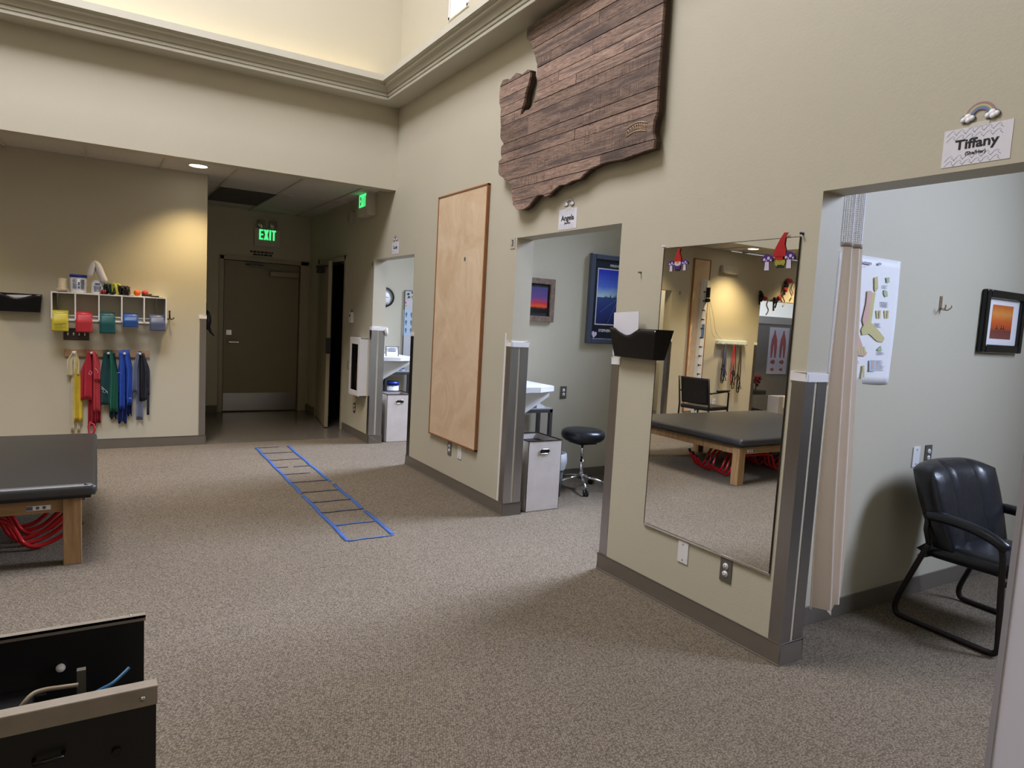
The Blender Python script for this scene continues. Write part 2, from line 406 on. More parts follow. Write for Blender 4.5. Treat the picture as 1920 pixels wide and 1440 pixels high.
# crown with cove ledge round the raised part
PR = [(0, 3.59), (.186, 3.59), (.19, 3.594), (.19, 3.616), (.182, 3.619), (.182, 3.623), (.195, 3.626), (.195, 3.648), (.187, 3.651), (.187, 3.655),
      (.20, 3.658), (.203, 3.675), (.212, 3.695), (.228, 3.710), (.250, 3.718), (.262, 3.719), (.262, 3.724), (.273, 3.725), (.273, 3.730), (.285, 3.732),
      (.285, 3.79), (.255, 3.79), (.25, 3.70), (0, 3.70)]
corn = [(XW, YB, -1, -1), (MX0, YB, 1, -1), (MX0, MY0, 1, 1), (XW, MY0, -1, 1)]
for i in range(4):
    c0, c1 = corn[i], corn[(i+1) % 4]; n = len(PR); b = B()
    vs = [(c0[0]+c0[2]*d, c0[1]+c0[3]*d, z) for d, z in PR] + [(c1[0]+c1[2]*d, c1[1]+c1[3]*d, z) for d, z in PR]
    b.add(vs, [(k, (k+1) % n, n+(k+1) % n, n+k) for k in range(n)])
    struct(b.build('trim_%d' % (i+1), CREAM))

# suspended ceiling over the strip and the corridor: grid, tiles (each a piece)
xe = [.545+.628*k for k in range(-7, 4)]
ye = [6.97, 7.13, 8.35, 9.57, 10.1]
b = B()
for x in xe: b.box(x-.012, x+.012, YB+.15, YF if x < .9 else YFAR, ZC-.006, ZC+.02)
for yv in ye[1:4]: b.box(MX0 if yv < 8 else .98, XW, yv-.012, yv+.012, ZC-.0062, ZC+.0195)
b.box(XW-.02, XW, YB+.15, YFAR, ZC-.006, ZC+.02); b.box(.98, XW, YFAR-.02, YFAR, ZC-.006, ZC+.02); b.box(MX0, .98, YF-.02, YF, ZC-.006, ZC+.02)
b.box(.98, 1.0, YF, YFAR, ZC-.006, ZC+.02)
ceil = struct(b.build('ceiling', GRID))
xs = [MX0]+[x for x in xe if x > MX0+.05]+[XW]
for i in range(len(xs)-1):
    for j in range(4):
        x0, x1 = xs[i], xs[i+1]; y0, y1 = ye[j], ye[j+1]
        if j > 1 and x1 < 1.0: continue
        if x1 < 1.0 or (j == 1 and x0 < .9 and x1 <= .98): y1 = min(y1, YF)
        if j > 1: x0 = max(x0, .98)
        if j == 2 and abs(x0-1.173) < .02: continue
        B().box(x0+.002, x1-.002, y0+.002, y1-.002, ZC+.006, ZC+.022).build('ceiling_tile', TILE, ceil)
t = thing('return_air_grille', 'dark grey return air grille panel among pale ceiling tiles', 'air grille', (1.487, 8.96, ZC+.004))
B().box(-.314, .314, -.61, -.585, -.01, .01).box(-.314, .314, .585, .61, -.01, .01).box(-.314, -.29, -.61, .61, -.01, .01).box(.29, .314, -.61, .61, -.01, .01).build('frame', mat('grille_grey', (.16, .15, .14), .6), t)
b = B()
for k in range(24): b.obox(Vector((0, -.56+k*.0487, .006)), .58, .03, .003, (.7, 0, 0))
b.box(-.3, .3, -.59, .59, .014, .018).build('louvre', mat('grille_grey', (.16, .15, .14)), t, kind='stuff')

# ------------------------------------------------------------------ doors
b = B(); b.box(DX0-.06, DX0-.005, YFAR-.02, YFAR+.15, 0, 2.17).box(DX1+.005, DX1+.12, YFAR-.02, YFAR+.15, 0, 2.17).box(DX0-.06, DX1+.12, YFAR-.02, YFAR+.15, 2.115, 2.17)
struct(b.build('door_frame', FRAMEP, bevel=.004))
d1 = thing('door_1', 'closed brown flush door with steel kick plate at the corridor end', 'door', (2.0, YFAR+.03, 0))
d1['kind'] = 'structure'
B().box(-.505, .505, 0, .045, .008, 2.11).build('door_leaf', DOORP, d1, bevel=.003)
B().box(-.50, .495, -.004, 0, .02, .265).build('kick_plate', STEEL, d1)
h = B().lathe([(0, 0), (.03, 0), (.03, .012), (.012, .016), (.012, .05), (0, .05)], (-.43, 0, .985), 20, ax=1)
h.box(-.445, -.31, -.062, -.045, .975, .995).build('door_handle', CHROME, d1, bevel=.004)
B().box(-.47, -.40, -.008, 0, 1.08, 1.15).cyl((-.435, -.008, 1.115), (-.435, -.02, 1.115), .018).build('deadbolt', CHROME, d1, bevel=.002)
c = B().box(.09, .49, -.07, 0, 1.93, 2.0).build('door_closer', mat('closer_bronze', (.32, .29, .22), .4, metal=.4), d1, bevel=.006)
B().obox(Vector((.02, -.09, 2.04)), .42, .012, .02, (0, .12, 0)).obox(Vector((-.12, -.05, 2.07)), .22, .09, .012, (0, 0, .3)).build('closer_arm', DKSTEEL, c)
struct(B().box(1.2, 2.9, YFAR+.2, YFAR+.4, -.05, 2.9).build('door_light_block', DARK))  # unseen dark box, added to stop sky light leaking round the door
# second door: open leaf in the right wall of the corridor
b = B(); b.box(XW-.02, XB+.02, 8.36, 8.42, 0, 2.18).box(XW-.02, XB+.02, 9.52, 9.60, 0, 2.18).box(XW-.02, XB+.02, 8.36, 9.60, 2.12, 2.18)
struct(b.build('door_frame_side', FRAMEP, bevel=.004))
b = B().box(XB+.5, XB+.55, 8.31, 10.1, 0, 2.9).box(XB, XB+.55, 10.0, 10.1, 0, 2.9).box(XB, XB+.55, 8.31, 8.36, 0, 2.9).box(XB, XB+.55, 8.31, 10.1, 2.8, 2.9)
struct(b.build('wall_dark_beyond_door', DARK))  # near-black colour stands in for the dark of the room beyond the door
d2 = thing('door_2', 'half open brown side door with black closer arm in dark corridor', 'door', (XW+.02, 9.5, 0), radians(-99))
d2['kind'] = 'structure'
B().box(0, .98, -.045, 0, .01, 2.11).build('door_leaf', DOORP, d2, bevel=.003)
B().box(.93, .985, -.05, .006, .95, 1.15).build('latch_plate', BLACK, d2)
c = B().box(.30, .62, -.12, -.045, 1.98, 2.06).build('door_closer', BLACK, d2, bevel=.004)
B().obox(Vector((.78, -.10, 2.05)), .36, .02, .02, (0, 0, .3)).build('closer_arm', BLACK, c)

# ------------------------------------------------------------------ exit signs
GREEN = mat('exit_green', (.05, .9, .25), .5, emit=(.08, 1, .28), es=1.0)
def exit_sign(loc, rz, label, heads=True, dep=.05):
    t = thing('exit_sign', label, 'exit sign', loc, rz)
    B().box(-.172, .172, -dep, 0, -.125, .125).build('housing', mat('sign_housing', (.62, .58, .5), .5), t, bevel=.006)
    # letters E X I T as solid bars
    b = B(); H = .085; z0 = -.03; st = .021; wd = .052; y0, y1 = -dep-.003, -dep+.001
    def bar(x0, x1, a, c): b.box(x0, x1, y0, y1, a, c)
    xx = -.112
    bar(xx, xx+st, z0, z0+2*H*.82)
    H2 = 2*H*.82
    for zz in (0, (H2-st)/2, H2-st): bar(xx+st, xx+wd, z0+zz, z0+zz+st)
    xx += wd+.010
    for s_ in (1, -1):
        q = [(xx+(0 if s_ > 0 else wd+.012-st-.004), z0), (xx+(st+.004 if s_ > 0 else wd+.012), z0), (xx+(wd+.012 if s_ > 0 else st+.004), z0+H2), (xx+(wd+.012-st-.004 if s_ > 0 else 0), z0+H2)]
        b.prism(q, 1, y0-(.0005 if s_ > 0 else 0), y1)
    xx += wd+.022
    bar(xx, xx+st, z0, z0+H2); xx += st+.010
    bar(xx, xx+wd+.004, z0+H2-st, z0+H2); bar(xx+(wd+.004-st)/2, xx+(wd+.004+st)/2, z0, z0+H2-st)
    b.build('letters', GREEN, t)
    if heads:
        for x in (-.085, .075):
            h = B().lathe([(0, 0), (.028, .0), (.052, .035), (.055, .045), (0, .045)], (x, -.02, .18), 16, ax=1)
            h.box(x-.055, x+.055, -.03, .03, .126, .235)
            h.build('lamp_head', mat('lamp_head_clear', (.45, .43, .4), .15, metal=.5), t, bevel=.006)
    return t
exit_sign((2.04, YFAR, 2.455), 0, 'green lit exit sign with two lamp heads above the corridor door')
exit_sign((XW, 7.56, 2.70), RW, 'green lit exit sign on corridor wall near the ceiling edge', False, .10)
t = thing('door_notice', 'thin dark lettered strip above the corridor end door', 'notice', (1.99, YFAR, 2.235))
b = B(); random.seed(3)
for r_, n_ in ((.018, 7), (-.018, 5)):
    x = -.17 if n_ == 7 else -.13
    for k in range(n_):
        L_ = random.uniform(.025, .06); b.box(x, min(x+L_, .19), -.003, 0, r_-.012, r_+.012); x += L_+.008
b.build('lettering', mat('notice_dark', (.03, .02, .012), .6), t)

# ------------------------------------------------------------------ wall plates
def outlet(name, label, loc, rz, plate=STEEL, duplex=True, w_=.072, h_=.118):
    t = thing(name, label, 'outlet' if duplex else 'cover plate', loc, rz)
    B().box(-w_/2, w_/2, -.006, 0, -h_/2, h_/2).build('plate', plate, t, bevel=.002)
    if duplex:
        for zz in (.0195, -.0195):
            s_ = B().lathe([(0, .0), (.0165, 0), (.0165, .003), (0, .003)], (0, -.006, zz), 16, ax=1).build('socket', WHITE, t)
            B().box(-.008, -.0055, -.0098, -.009, zz-.001, zz+.008).box(.0055, .008, -.0098, -.009, zz-.001, zz+.008).cyl((0, -.009, zz-.008), (0, -.0098, zz-.008), .0025, 8).build('slot', INK, s_)
    else:
        B().cyl((0, -.006, .042), (0, -.0075, .042), .004, 8).build('screw', STEEL, t); B().cyl((0, -.006, -.042), (0, -.0075, -.042), .004, 8).build('screw', STEEL, t)
    return t
PLATE = mat('plate_steel', (.20, .19, .18), .35, metal=.6)
outlet('wall_outlet', 'steel duplex outlet on the wall just below the mirror', (XW, 2.197, .33), RW, PLATE)
outlet('blank_plate', 'blank white cover plate on the wall below the mirror', (XW, 2.485, .327), RW, WHITE, False)
outlet('wall_outlet', 'steel duplex outlet under the tall plywood board', (XW, 5.295, .347), RW, PLATE)
outlet('blank_plate', 'blank white cover plate under the tall plywood board', (XW, 5.10, .352), RW, WHITE, False)
outlet('wall_outlet', 'steel duplex outlet under the white glazed cabinet', (XW, 7.90, .345), RW, PLATE)
outlet('wall_outlet', 'steel duplex outlet on the bay wall beside the white desk', (3.77, 5.2, .845), 0, PLATE)
outlet('wall_outlet', 'steel duplex outlet on the wall above the leather chair', (4.175, 2.08, .845), 0, PLATE)
outlet('blank_plate', 'blank white cover plate on the wall above the leather chair', (4.045, 2.08, .84), 0, WHITE, False)
p0 = at(118, 617, 1, YF); p1 = at(168, 640, 1, YF)
t = thing('light_switch_plate', 'brown four gang switch plate with white toggles under the band shelf', 'switch', ((p0.x+p1.x)/2, YF, (p0.z+p1.z)/2+.01))
B().box(-.105, .105, -.006, 0, -.058, .058).build('plate', mat('brown_plate', (.07, .055, .045), .4, metal=.3), t, bevel=.002)
for k in range(4): B().obox(Vector((-.069+k*.046, -.012, .002)), .01, .018, .022, (.4, 0, 0)).build('toggle', WHITE, t, bevel=.001)

# ------------------------------------------------------------------ corner guards
def guard(label, x, y, sx, sy, z1=1.30, tape=True, wx=.065, wy=.065, mt=None):
    """L angle at outer corner (x, y); sx, sy: directions in which the wings run along x and y"""
    t = thing('corner_guard', label, 'corner guard', (x, y, 0))
    e = .003; z0 = .102
    b = B(); b.box(min(0, sx*wx), max(0, sx*wx), min(0, -sy*e), max(0, -sy*e), z0, z1)
    b.box(min(0, -sx*e), max(0, -sx*e), min(-sy*e, sy*wy), max(-sy*e, sy*wy), z0, z1)
    b.build('angle', mt or STEEL, t)
    if tape:
        e = .006; b = B(); b.box(min(-sx*e, sx*wx*1.15), max(-sx*e, sx*wx*1.15), min(0, -sy*e), max(0, -sy*e), z1, z1+.042)
        b.box(min(0, -sx*e), max(0, -sx*e), min(-sy*e, sy*wy*1.15), max(-sy*e, sy*wy*1.15), z1, z1+.042)
        b.build('tape', TAPEW, t, bevel=.002)
    return t
guard('wide steel corner guard between the mirror and the curtain', XW, 1.86, 1, 1)
guard('narrow steel corner guard behind the white curtain', XB, 1.86, -1, 1)
guard('steel corner guard at right edge of the bay three opening', XW, 3.17, 1, -1, 1.27, True)
guard('front steel corner guard with tape strip beside the hamper opening', XW, 4.35, 1, 1)
guard('rear steel corner guard right beside the nearer hamper', XB, 4.35, -1, 1)
guard('steel corner guard with dark reflection in its colour at plywood side of the far bay opening', XW, 6.26, 1, -1, 1.29, True, mt=mat('guard_dark_reflection', (.05, .05, .05), .35, metal=.8))  # near-black base colour paints in the dark reflection on the steel
guard('front steel corner guard beside the glazed white cabinet', XW, 7.39, 1, 1)
guard('rear steel corner guard beside the farther hamper', XB, 7.39, -1, 1)
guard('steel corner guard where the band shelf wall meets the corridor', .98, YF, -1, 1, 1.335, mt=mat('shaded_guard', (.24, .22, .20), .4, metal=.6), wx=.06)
guard('mirror reflected corner guard beside the numbered office opening', OP1[0], YF, -1, 1)
guard('mirror reflected corner guard beside the grey partition office', OP2[1], YF, 1, 1)
# tape strip running down beside the guard of bay three
b = B(); b.box(XW-.002, XW, 4.425, 4.445, .1, 1.40); tag(b.build('wall_tape', TAPEW), 'long white tape strip down the wall edge left of hamper opening', 'tape')
b = B(); b.box(2.66, 2.80, 1.853, 1.8595, 1.30, 1.335); tag(b.build('wall_tape', TAPEW), 'white foam tape across the reveal beside the curtain', 'tape')
b = B(); b.box(2.66, 2.80, 4.343, 4.3495, 1.30, 1.335); tag(b.build('wall_tape', TAPEW), 'white foam tape across the reveal of the opening marked three', 'tape')
b = B(); b.box(2.66, 2.80, 7.383, 7.3895, 1.30, 1.335).ball((2.81, 7.36, 1.29), .03, 10, sz=1.6, sx=.6, jit=.1); tag(b.build('wall_tape', TAPEW), 'crumpled white foam tape across the reveal of the farthest opening', 'tape')

# ------------------------------------------------------------------ state shaped plank plaque
OUT = [(4.60, 3.235), (4.56, 3.27), (4.50, 3.262), (4.45, 3.245), (4.41, 3.262), (4.37, 3.27), (4.33, 3.24), (4.27, 3.24), (4.215, 3.25), (4.185, 3.24), (4.185, 3.20), (4.205, 3.15), (4.235, 3.10),
       (4.245, 3.04), (4.27, 3.0), (4.285, 2.962), (4.262, 2.955), (4.225, 2.975), (4.17, 2.97), (4.12, 2.995), (4.09, 3.05), (4.08, 3.12), (4.10, 3.17), (4.095, 3.25), (4.13, 3.31), (4.15, 3.35), (4.185, 3.375), (4.175, 3.40),
       (4.21, 3.44), (4.26, 3.47), (4.255, 3.545), (3.4, 3.545), (2.875, 3.545), (2.872, 3.2), (2.87, 2.85), (2.865, 2.66), (2.885, 2.61), (2.885, 2.56), (2.865, 2.51), (2.872, 2.47), (3.02, 2.465), (3.14, 2.455),
       (3.24, 2.462), (3.33, 2.462), (3.42, 2.45), (3.48, 2.43), (3.53, 2.405), (3.62, 2.402), (3.68, 2.39), (3.75, 2.395), (3.81, 2.375), (3.86, 2.345), (3.905, 2.34), (3.95, 2.36), (4.01, 2.36), (4.07, 2.33),
       (4.12, 2.298), (4.19, 2.285), (4.27, 2.295), (4.325, 2.335), (4.345, 2.40), (4.37, 2.47), (4.41, 2.51), (4.46, 2.525), (4.49, 2.55), (4.545, 2.575), (4.565, 2.60), (4.565, 2.68), (4.52, 2.695), (4.54, 2.73),
       (4.54, 2.78), (4.505, 2.80), (4.545, 2.835), (4.56, 2.86), (4.56, 2.93), (4.575, 3.0), (4.57, 3.06), (4.60, 3.11), (4.61, 3.17)]
OUT = [(yy, z) for yy, z in OUT]
PX = -4.0  # local frame: x = -(Y) relative to centre 3.73
t = thing('state_map_plaque', 'large weathered wood plank wall plaque cut in a state outline', 'wall plaque', (XW, 3.73, 0), RW)
outl = [(-(yy-3.73), z) for yy, z in OUT]
def grow(pts, d=.012):
    cx = sum(p[0] for p in pts)/len(pts); cz = sum(p[1] for p in pts)/len(pts); return pts
B().prism(outl, 1, -.052, -.02).build('backing', BARNEDGE, t)
from mathutils.geometry import tessellate_polygon
TRI = tessellate_polygon([[Vector((p[0], p[1], 0)) for p in outl]])
seams = [2.18, 2.355, 2.446, 2.517, 2.656, 2.723, 2.794, 2.932, 3.002, 3.066, 3.135, 3.228, 3.296, 3.377, 3.44, 3.56]
joins = {1: [-.1, .3], 2: [.4], 3: [-.35], 4: [.12], 5: [-.3, .2], 6: [-.45, -.05], 7: [-.2], 8: [.1], 9: [-.1, .55], 10: [.25], 11: [-.2], 12: [.3], 13: [0.1], 14: [.5]}
for i in range(len(seams)-1):
    z0, z1 = seams[i]+.0022, seams[i+1]-.0022
    xx = [-1.2]+joins.get(i, [])+[1.2]
    for j in range(len(xx)-1):
        bm = bmesh.new(); bv = [bm.verts.new((p[0], 0, p[1])) for p in outl]
        for tr_ in TRI: bm.faces.new([bv[k] for k in tr_])
        for co, no in (((0, 0, z0), (0, 0, -1)), ((0, 0, z1), (0, 0, 1)), ((xx[j]+.001, 0, 0), (-1, 0, 0)), ((xx[j+1]-.001, 0, 0), (1, 0, 0))):
            bmesh.ops.bisect_plane(bm, geom=bm.verts[:]+bm.edges[:]+bm.faces[:], plane_co=co, plane_no=no, clear_outer=True)
        if not bm.faces: bm.free(); continue
        r_ = bmesh.ops.extrude_face_region(bm, geom=bm.faces[:])
        dy = -.016+random.uniform(-.002, .002)
        for v in r_['geom']:
            if isinstance(v, bmesh.types.BMVert): v.co.y = dy
        bmesh.ops.recalc_face_normals(bm, faces=bm.faces)
        me = D.meshes.new('plank'); bm.to_mesh(me); bm.free(); me.materials.append(BARN)
        o = D.objects.new('plank', me); C.objects.link(o); o.parent = t; o.location = (0, -.0525, 0)
b = B()
for k in range(9):
    a = .35+k*.28; cxp = -(3.015-3.73)-.075+k*.0185; cz = 2.595+.016*sin(k*.45)
    b.tube([(cxp+.008*cos(u), -.0715, cz+.014*sin(u)+.003*k*.3) for u in (0, 1.2, 2.4, 3.6, 4.8)], .0022, 5)
b.tube([(.715-.085+k*.017, -.0715, 2.62+.016*sin(k*.33)) for k in range(11)], .0022, 5)
b.tube([(.715-.085+k*.017, -.0715, 2.575+.014*sin(k*.33)) for k in range(11)], .0022, 5)
b.build('carved_mark', mat('pale_carving', '#cdb595', .7), t)

# ------------------------------------------------------------------ plywood panel
t = thing('plywood_panel', 'tall birch plywood board with cherry edge trim on the wall', 'board', (XW-.0015, 5.245, 0), RW)
z0, z1, hw = .415, 2.56, .455
B().box(-hw+.012, hw-.012, -.022, 0, z0+.012, z1-.012).build('panel', BIRCH, t)
for a in ((-hw, -hw+.014, z0, z1), (hw-.014, hw, z0, z1), (-hw, hw, z0, z0+.014), (-hw, hw, z1-.014, z1)):
    B().box(a[0], a[1], -.027, 0, a[2], a[3]).build('edge_trim', CHERRY, t, bevel=.002)
B().box(.10, .125, -.024, -.0215, 1.97, 2.0).build('mark', mat('grey_blue_mark', (.12, .14, .2), .5), t)

# ------------------------------------------------------------------ mirror and its stickers
t = thing('wall_mirror', 'large frameless rectangular wall mirror reflecting the treatment table', 'mirror', (XW, 2.37, 0), RW)
B().box(-.422, .422, -.007, 0, .398, 1.933).build('glass', MIRROR, t)
b = B(); b.box(-.4235, -.4205, -.0085, 0, .397, 1.934).box(.4205, .4235, -.0085, 0, .397, 1.934).box(-.4235, .4235, -.0085, 0, 1.9325, 1.935)
b.build('dark_edge', mat('mirror_edge', (.06, .05, .05), .3, metal=.5), t)
B().box(-.424, .424, -.012, 0, .392, .402).build('bottom_channel', CHROME, t)
PURP = mat('sticker_purple', '#4b2a73', .3); REDS = mat('sticker_red', '#b3272b', .3); LIL = mat('sticker_lilac', '#cfc6de', .4)
SKIN_ = mat('sticker_orange', '#d5803c', .4); OLIVE = mat('sticker_olive', '#9b9a3c', .4)
def mushroom(loc, s, label):
    t = thing('mushroom_sticker', label, 'sticker', loc, RW, 'mushroom stickers on the mirror')
    B().prism([(-.012*s, 0), (.016*s, 0), (.010*s, .05*s), (-.010*s, .05*s)], 1, -.0016, 0).build('stem', LIL, t)
    B().prism([(.034*s*cos(a), .042*s+.036*s*sin(a)) for a in [pi*k/10 for k in range(11)]], 1, -.0022, 0).build('cap', PURP, t)
    b = B()
    for dx, dz, r in ((-.016, .052, .007), (.008, .058, .008), (.022, .048, .005), (-.003, .047, .004)):
        b.prism([(dx*s+r*s*cos(a), dz*s+r*s*sin(a)) for a in [2*pi*k/8 for k in range(8)]], 1, -.0028, -.002)
    b.build('spot', LIL, t)
def gnome(loc, s, body, label, face=True, hue=REDS):
    t = thing('gnome_sticker', label, 'sticker', loc, RW, 'gnome stickers on the mirror')
    B().prism([(.03*s*cos(a), .018*s+.024*s*sin(a)) for a in [2*pi*k/14 for k in range(14)]], 1, -.0016, 0).build('body', body, t)
    B().prism([(-.02*s, -.008*s), (.022*s, -.008*s), (.015*s, .006*s), (-.012*s, .006*s)], 1, -.002, 0).build('boots', INK, t)
    B().prism([(.032*s*cos(a), .045*s+.018*s*sin(a)) for a in [2*pi*k/12 for k in range(12)]], 1, -.0022, 0).build('beard', LIL if face else REDS, t)
    if face: B().prism([(.016*s*cos(a), .058*s+.014*s*sin(a)) for a in [2*pi*k/10 for k in range(10)]], 1, -.0028, 0).build('face', SKIN_, t)
    B().prism([(-.035*s, .06*s), (.032*s, .062*s), (.03*s, .085*s), (.012*s, .12*s), (.018*s, .15*s), (.0, .152*s), (-.014*s, .12*s), (-.028*s, .09*s)] if face else
              [(-.042*s, .045*s), (.03*s, .045*s), (.028*s, .075*s), (.018*s, .10*s), (.022*s, .14*s), (.034*s, .155*s), (.012*s, .157*s), (-.01*s, .125*s), (-.034*s, .08*s)], 1, -.0034, 0).build('hat', hue, t)
def mp(px, py): q = at(px, py, 0, XW-.0085); return (XW-.0088, q.y, q.z)
gnome(mp(1270, 506), .75, PURP, 'small gnome sticker with red hat at upper left of the mirror')
mushroom(mp(1258, 509), .75, 'purple mushroom sticker left of the small gnome')
mushroom(mp(1283, 507), .75, 'purple mushroom sticker right of the small gnome')
gnome(mp(1462, 499), .95, OLIVE, 'large gnome sticker with long red hat at upper right of mirror', False)
mushroom(mp(1437, 507), .95, 'purple mushroom sticker left of the large gnome')
mushroom(mp(1478, 503), .95, 'purple mushroom sticker right of the large gnome')
def pin(px, py, label, m=mat('pin_blue', '#20264a', .3)):
    q = at(px, py, 0, XW); t = thing('push_pin', label, 'push pin', (XW, q.y, q.z), RW)
    B().lathe([(0, 0), (.006, 0), (.006, .003), (.003, .005), (.003, .012), (.006, .015), (.006, .018), (0, .018)], (0, 0, 0), 10, ax=1).build('head', m, t)
pin(1506, 438, 'dark blue push pin above the right corner of the mirror')
pin(1202, 511, 'small grey push pin above the black file holder', DKSTEEL)
pin(1247, 463, 'small pale push pin at the top left corner of the mirror', WHITE)

# ------------------------------------------------------------------ name signs, rainbows, number plates
WAVE = mat('wave_print', '#a9b4d6', .6)
RC = ['#a38591', '#b58f86', '#d8c98c', '#86a89a', '#6f84b5', '#8580b0']
def sign(px0, px1, name, label, w_, h_, cy, cz, sub='(She/Her)', tilt=0, bold=.0011):
    t = thing('name_sign', label, 'sign', (XW, cy, cz), RW, 'name signs over the openings')
    B().box(-w_/2, w_/2, -.0015, -.0003, -h_/2, h_/2).build('paper', PAPER, t)
    b = B()
    for r_ in (.40, .25, -.28, -.42):
        for k in range(7):
            x0 = -w_*.5+.01+k*w_*.135; z = r_*h_
            if x0+.16*w_ > w_/2: continue
            b.tube([(x0, -.0017, z-.008), (x0+.06*w_, -.0017, z+.006), (x0+.10*w_, -.0017, z+.010), (x0+.12*w_, -.0017, z+.004), (x0+.105*w_, -.0017, z), (x0+.15*w_, -.0017, z-.008)], .0006, 4)
    b.build('printed_waves', WAVE, t)
    text('lettering', name, h_*.36, t, (0, -.002, h_*.05), INK, bold=bold, sx=1.1)
    if sub: text('small_lettering', sub, h_*.13, t, (0, -.002, -h_*.20), INK, bold=bold*.25)
    B().box(-.03, .035, -.0019, -.0004, h_/2-.004, h_/2+.012).build('tape', mat('clear_tape', (.7, .7, .66), .3), t)
    # rainbow
def rainbow(cy, cz, s, label):
    t = thing('rainbow_cutout', label, 'paper cutout', (XW, cy, cz), RW, 'paper rainbows over the name signs')
    for i, c in enumerate(RC):
        r1 = s*(1-i*.085); r0 = s*(1-(i+1)*.085)
        pts = [(r1*cos(a), r1*sin(a)*1.0) for a in [pi*k/16 for k in range(17)]]+[(r0*cos(a), r0*sin(a)) for a in [pi*k/16 for k in range(16, -1, -1)]]
        B().prism(pts, 1, -.004, -.002).build('arc', mat('rb%d' % i, c, .6), t)
    for sx in (-1, 1):
        b = B()
        for dx, dz, r_ in ((-.28, -.05, .2), (0, .08, .26), (.28, -.02, .2), (.05, -.12, .2)):
            b.lathe([(0, 0), (s*r_, 0), (s*r_, .002), (0, .002)], (sx*s*.78+dx*s, -.004-(.0003*(dx+1)), dz*s), 12, ax=1)
        b.build('cloud', PAPERW, t)
        b = B(); b.tube([(sx*s*.78+s*.5*cos(a), -.0035, s*.0+s*.3*sin(a)) for a in [2*pi*k/14 for k in range(14)]], .0012, 4, closed=True); b.build('outline', mat('cloud_line', (.08, .09, .2)), t)
sign(0, 0, 'Tiffany', 'largest white name sign over the curtained opening at right', .222, .131, 1.275, 2.205)
rainbow(1.272, 2.30, .05, 'largest paper rainbow with clouds over the curtained opening')
sign(0, 0, 'Angela', 'lilac name sign above the opening marked three', .20, .132, 3.725, 2.182)
rainbow(3.712, 2.276, .042, 'paper rainbow with clouds above the opening marked three')
sign(0, 0, 'Candy', 'smallest distant name sign above the farthest bay opening', .18, .12, 6.77, 2.178, sub=None)
rainbow(6.77, 2.265, .042, 'smallest paper rainbow above the farthest bay opening')
def numplate(loc, rz, s, label):
    t = thing('number_plate', label, 'number plate', loc, rz)
    B().box(-.034, .034, -.004, 0, -.04, .04).build('plate', mat('number_plate_beige', (.50, .47, .40), .4), t, bevel=.001)
    text('numeral', s, .062, t, (0, -.0046, 0), INK, bold=.0008)
numplate((XW, 4.405, 2.068), RW, '3', 'small plate reading three beside the middle opening')
numplate((XW, 7.44, 2.04), RW, '4', 'small plate reading four beside the farthest opening')
numplate((-2.49, YF, 2.062), 0, '5', 'small number plate seen in the mirror beside an opening')

# ------------------------------------------------------------------ wall file holders
def file_holder(loc, rz, label, plabel, px0, ptop, pw, W0, W1, sc, sh, d0=.105, d1=.05):
    t = thing('file_holder', label, 'file holder', loc, rz, 'black wall file holders')
    H = .165; n = 24; b = B()
    def top(x):
        u = (x-sc)/sh; return H/2-(.04*cos(u*pi/2)**1.5 if abs(u) < 1 else 0)
    def fn(off):
        def f(u, v):
            x = (-W1+2*W1*u)*(1-v)+(-W0+2*W0*u)*v; z = -H/2+(top(-W0+2*W0*u)+H/2)*v
            return (x, -(d1+(d0-d1)*(z+H/2)/H)+off, z)
        return f
    b.grid(fn(0), n, 6).grid(fn(.004), n, 6)
    b.grid(lambda u, v: tuple(Vector(fn(0)(u, 1))*(1-v)+Vector(fn(.004)(u, 1))*v), n, 1)
    b.prism([(-W0, H/2), (W0, H/2), (W1, -H/2), (-W1, -H/2)][::-1], 1, -.004, -.0005)
    for s_ in (-1, 1):
        b.add([(s_*W0, -d0, H/2), (s_*W0, 0, H/2), (s_*W1, 0, -H/2), (s_*W1, -d1, -H/2), (s_*(W0-.004), -d0, H/2), (s_*(W0-.004), 0, H/2), (s_*(W1-.004), 0, -H/2), (s_*(W1-.004), -d1, -H/2)],
              [(0, 1, 2, 3), (7, 6, 5, 4), (0, 4, 5, 1), (3, 2, 6, 7)])
    b.box(-W1, W1, -d1, 0, -H/2-.003, -H/2+.002)
    b.build('pocket', BLKGLOSS, t)
    R = Matrix.Rotation(-.05, 4, 'Y')
    o = B().box(px0-pw/2, px0+pw/2, -.05, -.047, -.07, ptop, 0, R).build('paper_sheet', PAPER); o.location = loc; o.rotation_euler = (0, 0, rz)
    tag(o, plabel, 'paper')
file_holder((XW, 2.935, 1.408), RW, 'black plastic file holder on the pillar left of the mirror', 'white sheet standing in the file holder beside the mirror', -.075, .178, .215, .195, .165, -.045, .115, .075, .05)
file_holder((-.62, YF, 1.415), 0, 'black plastic file holder at the left edge of the band wall', 'white sheet tucked low in the left file holder', -.02, .068, .26, .185, .17, .0, .15, .09, .07)

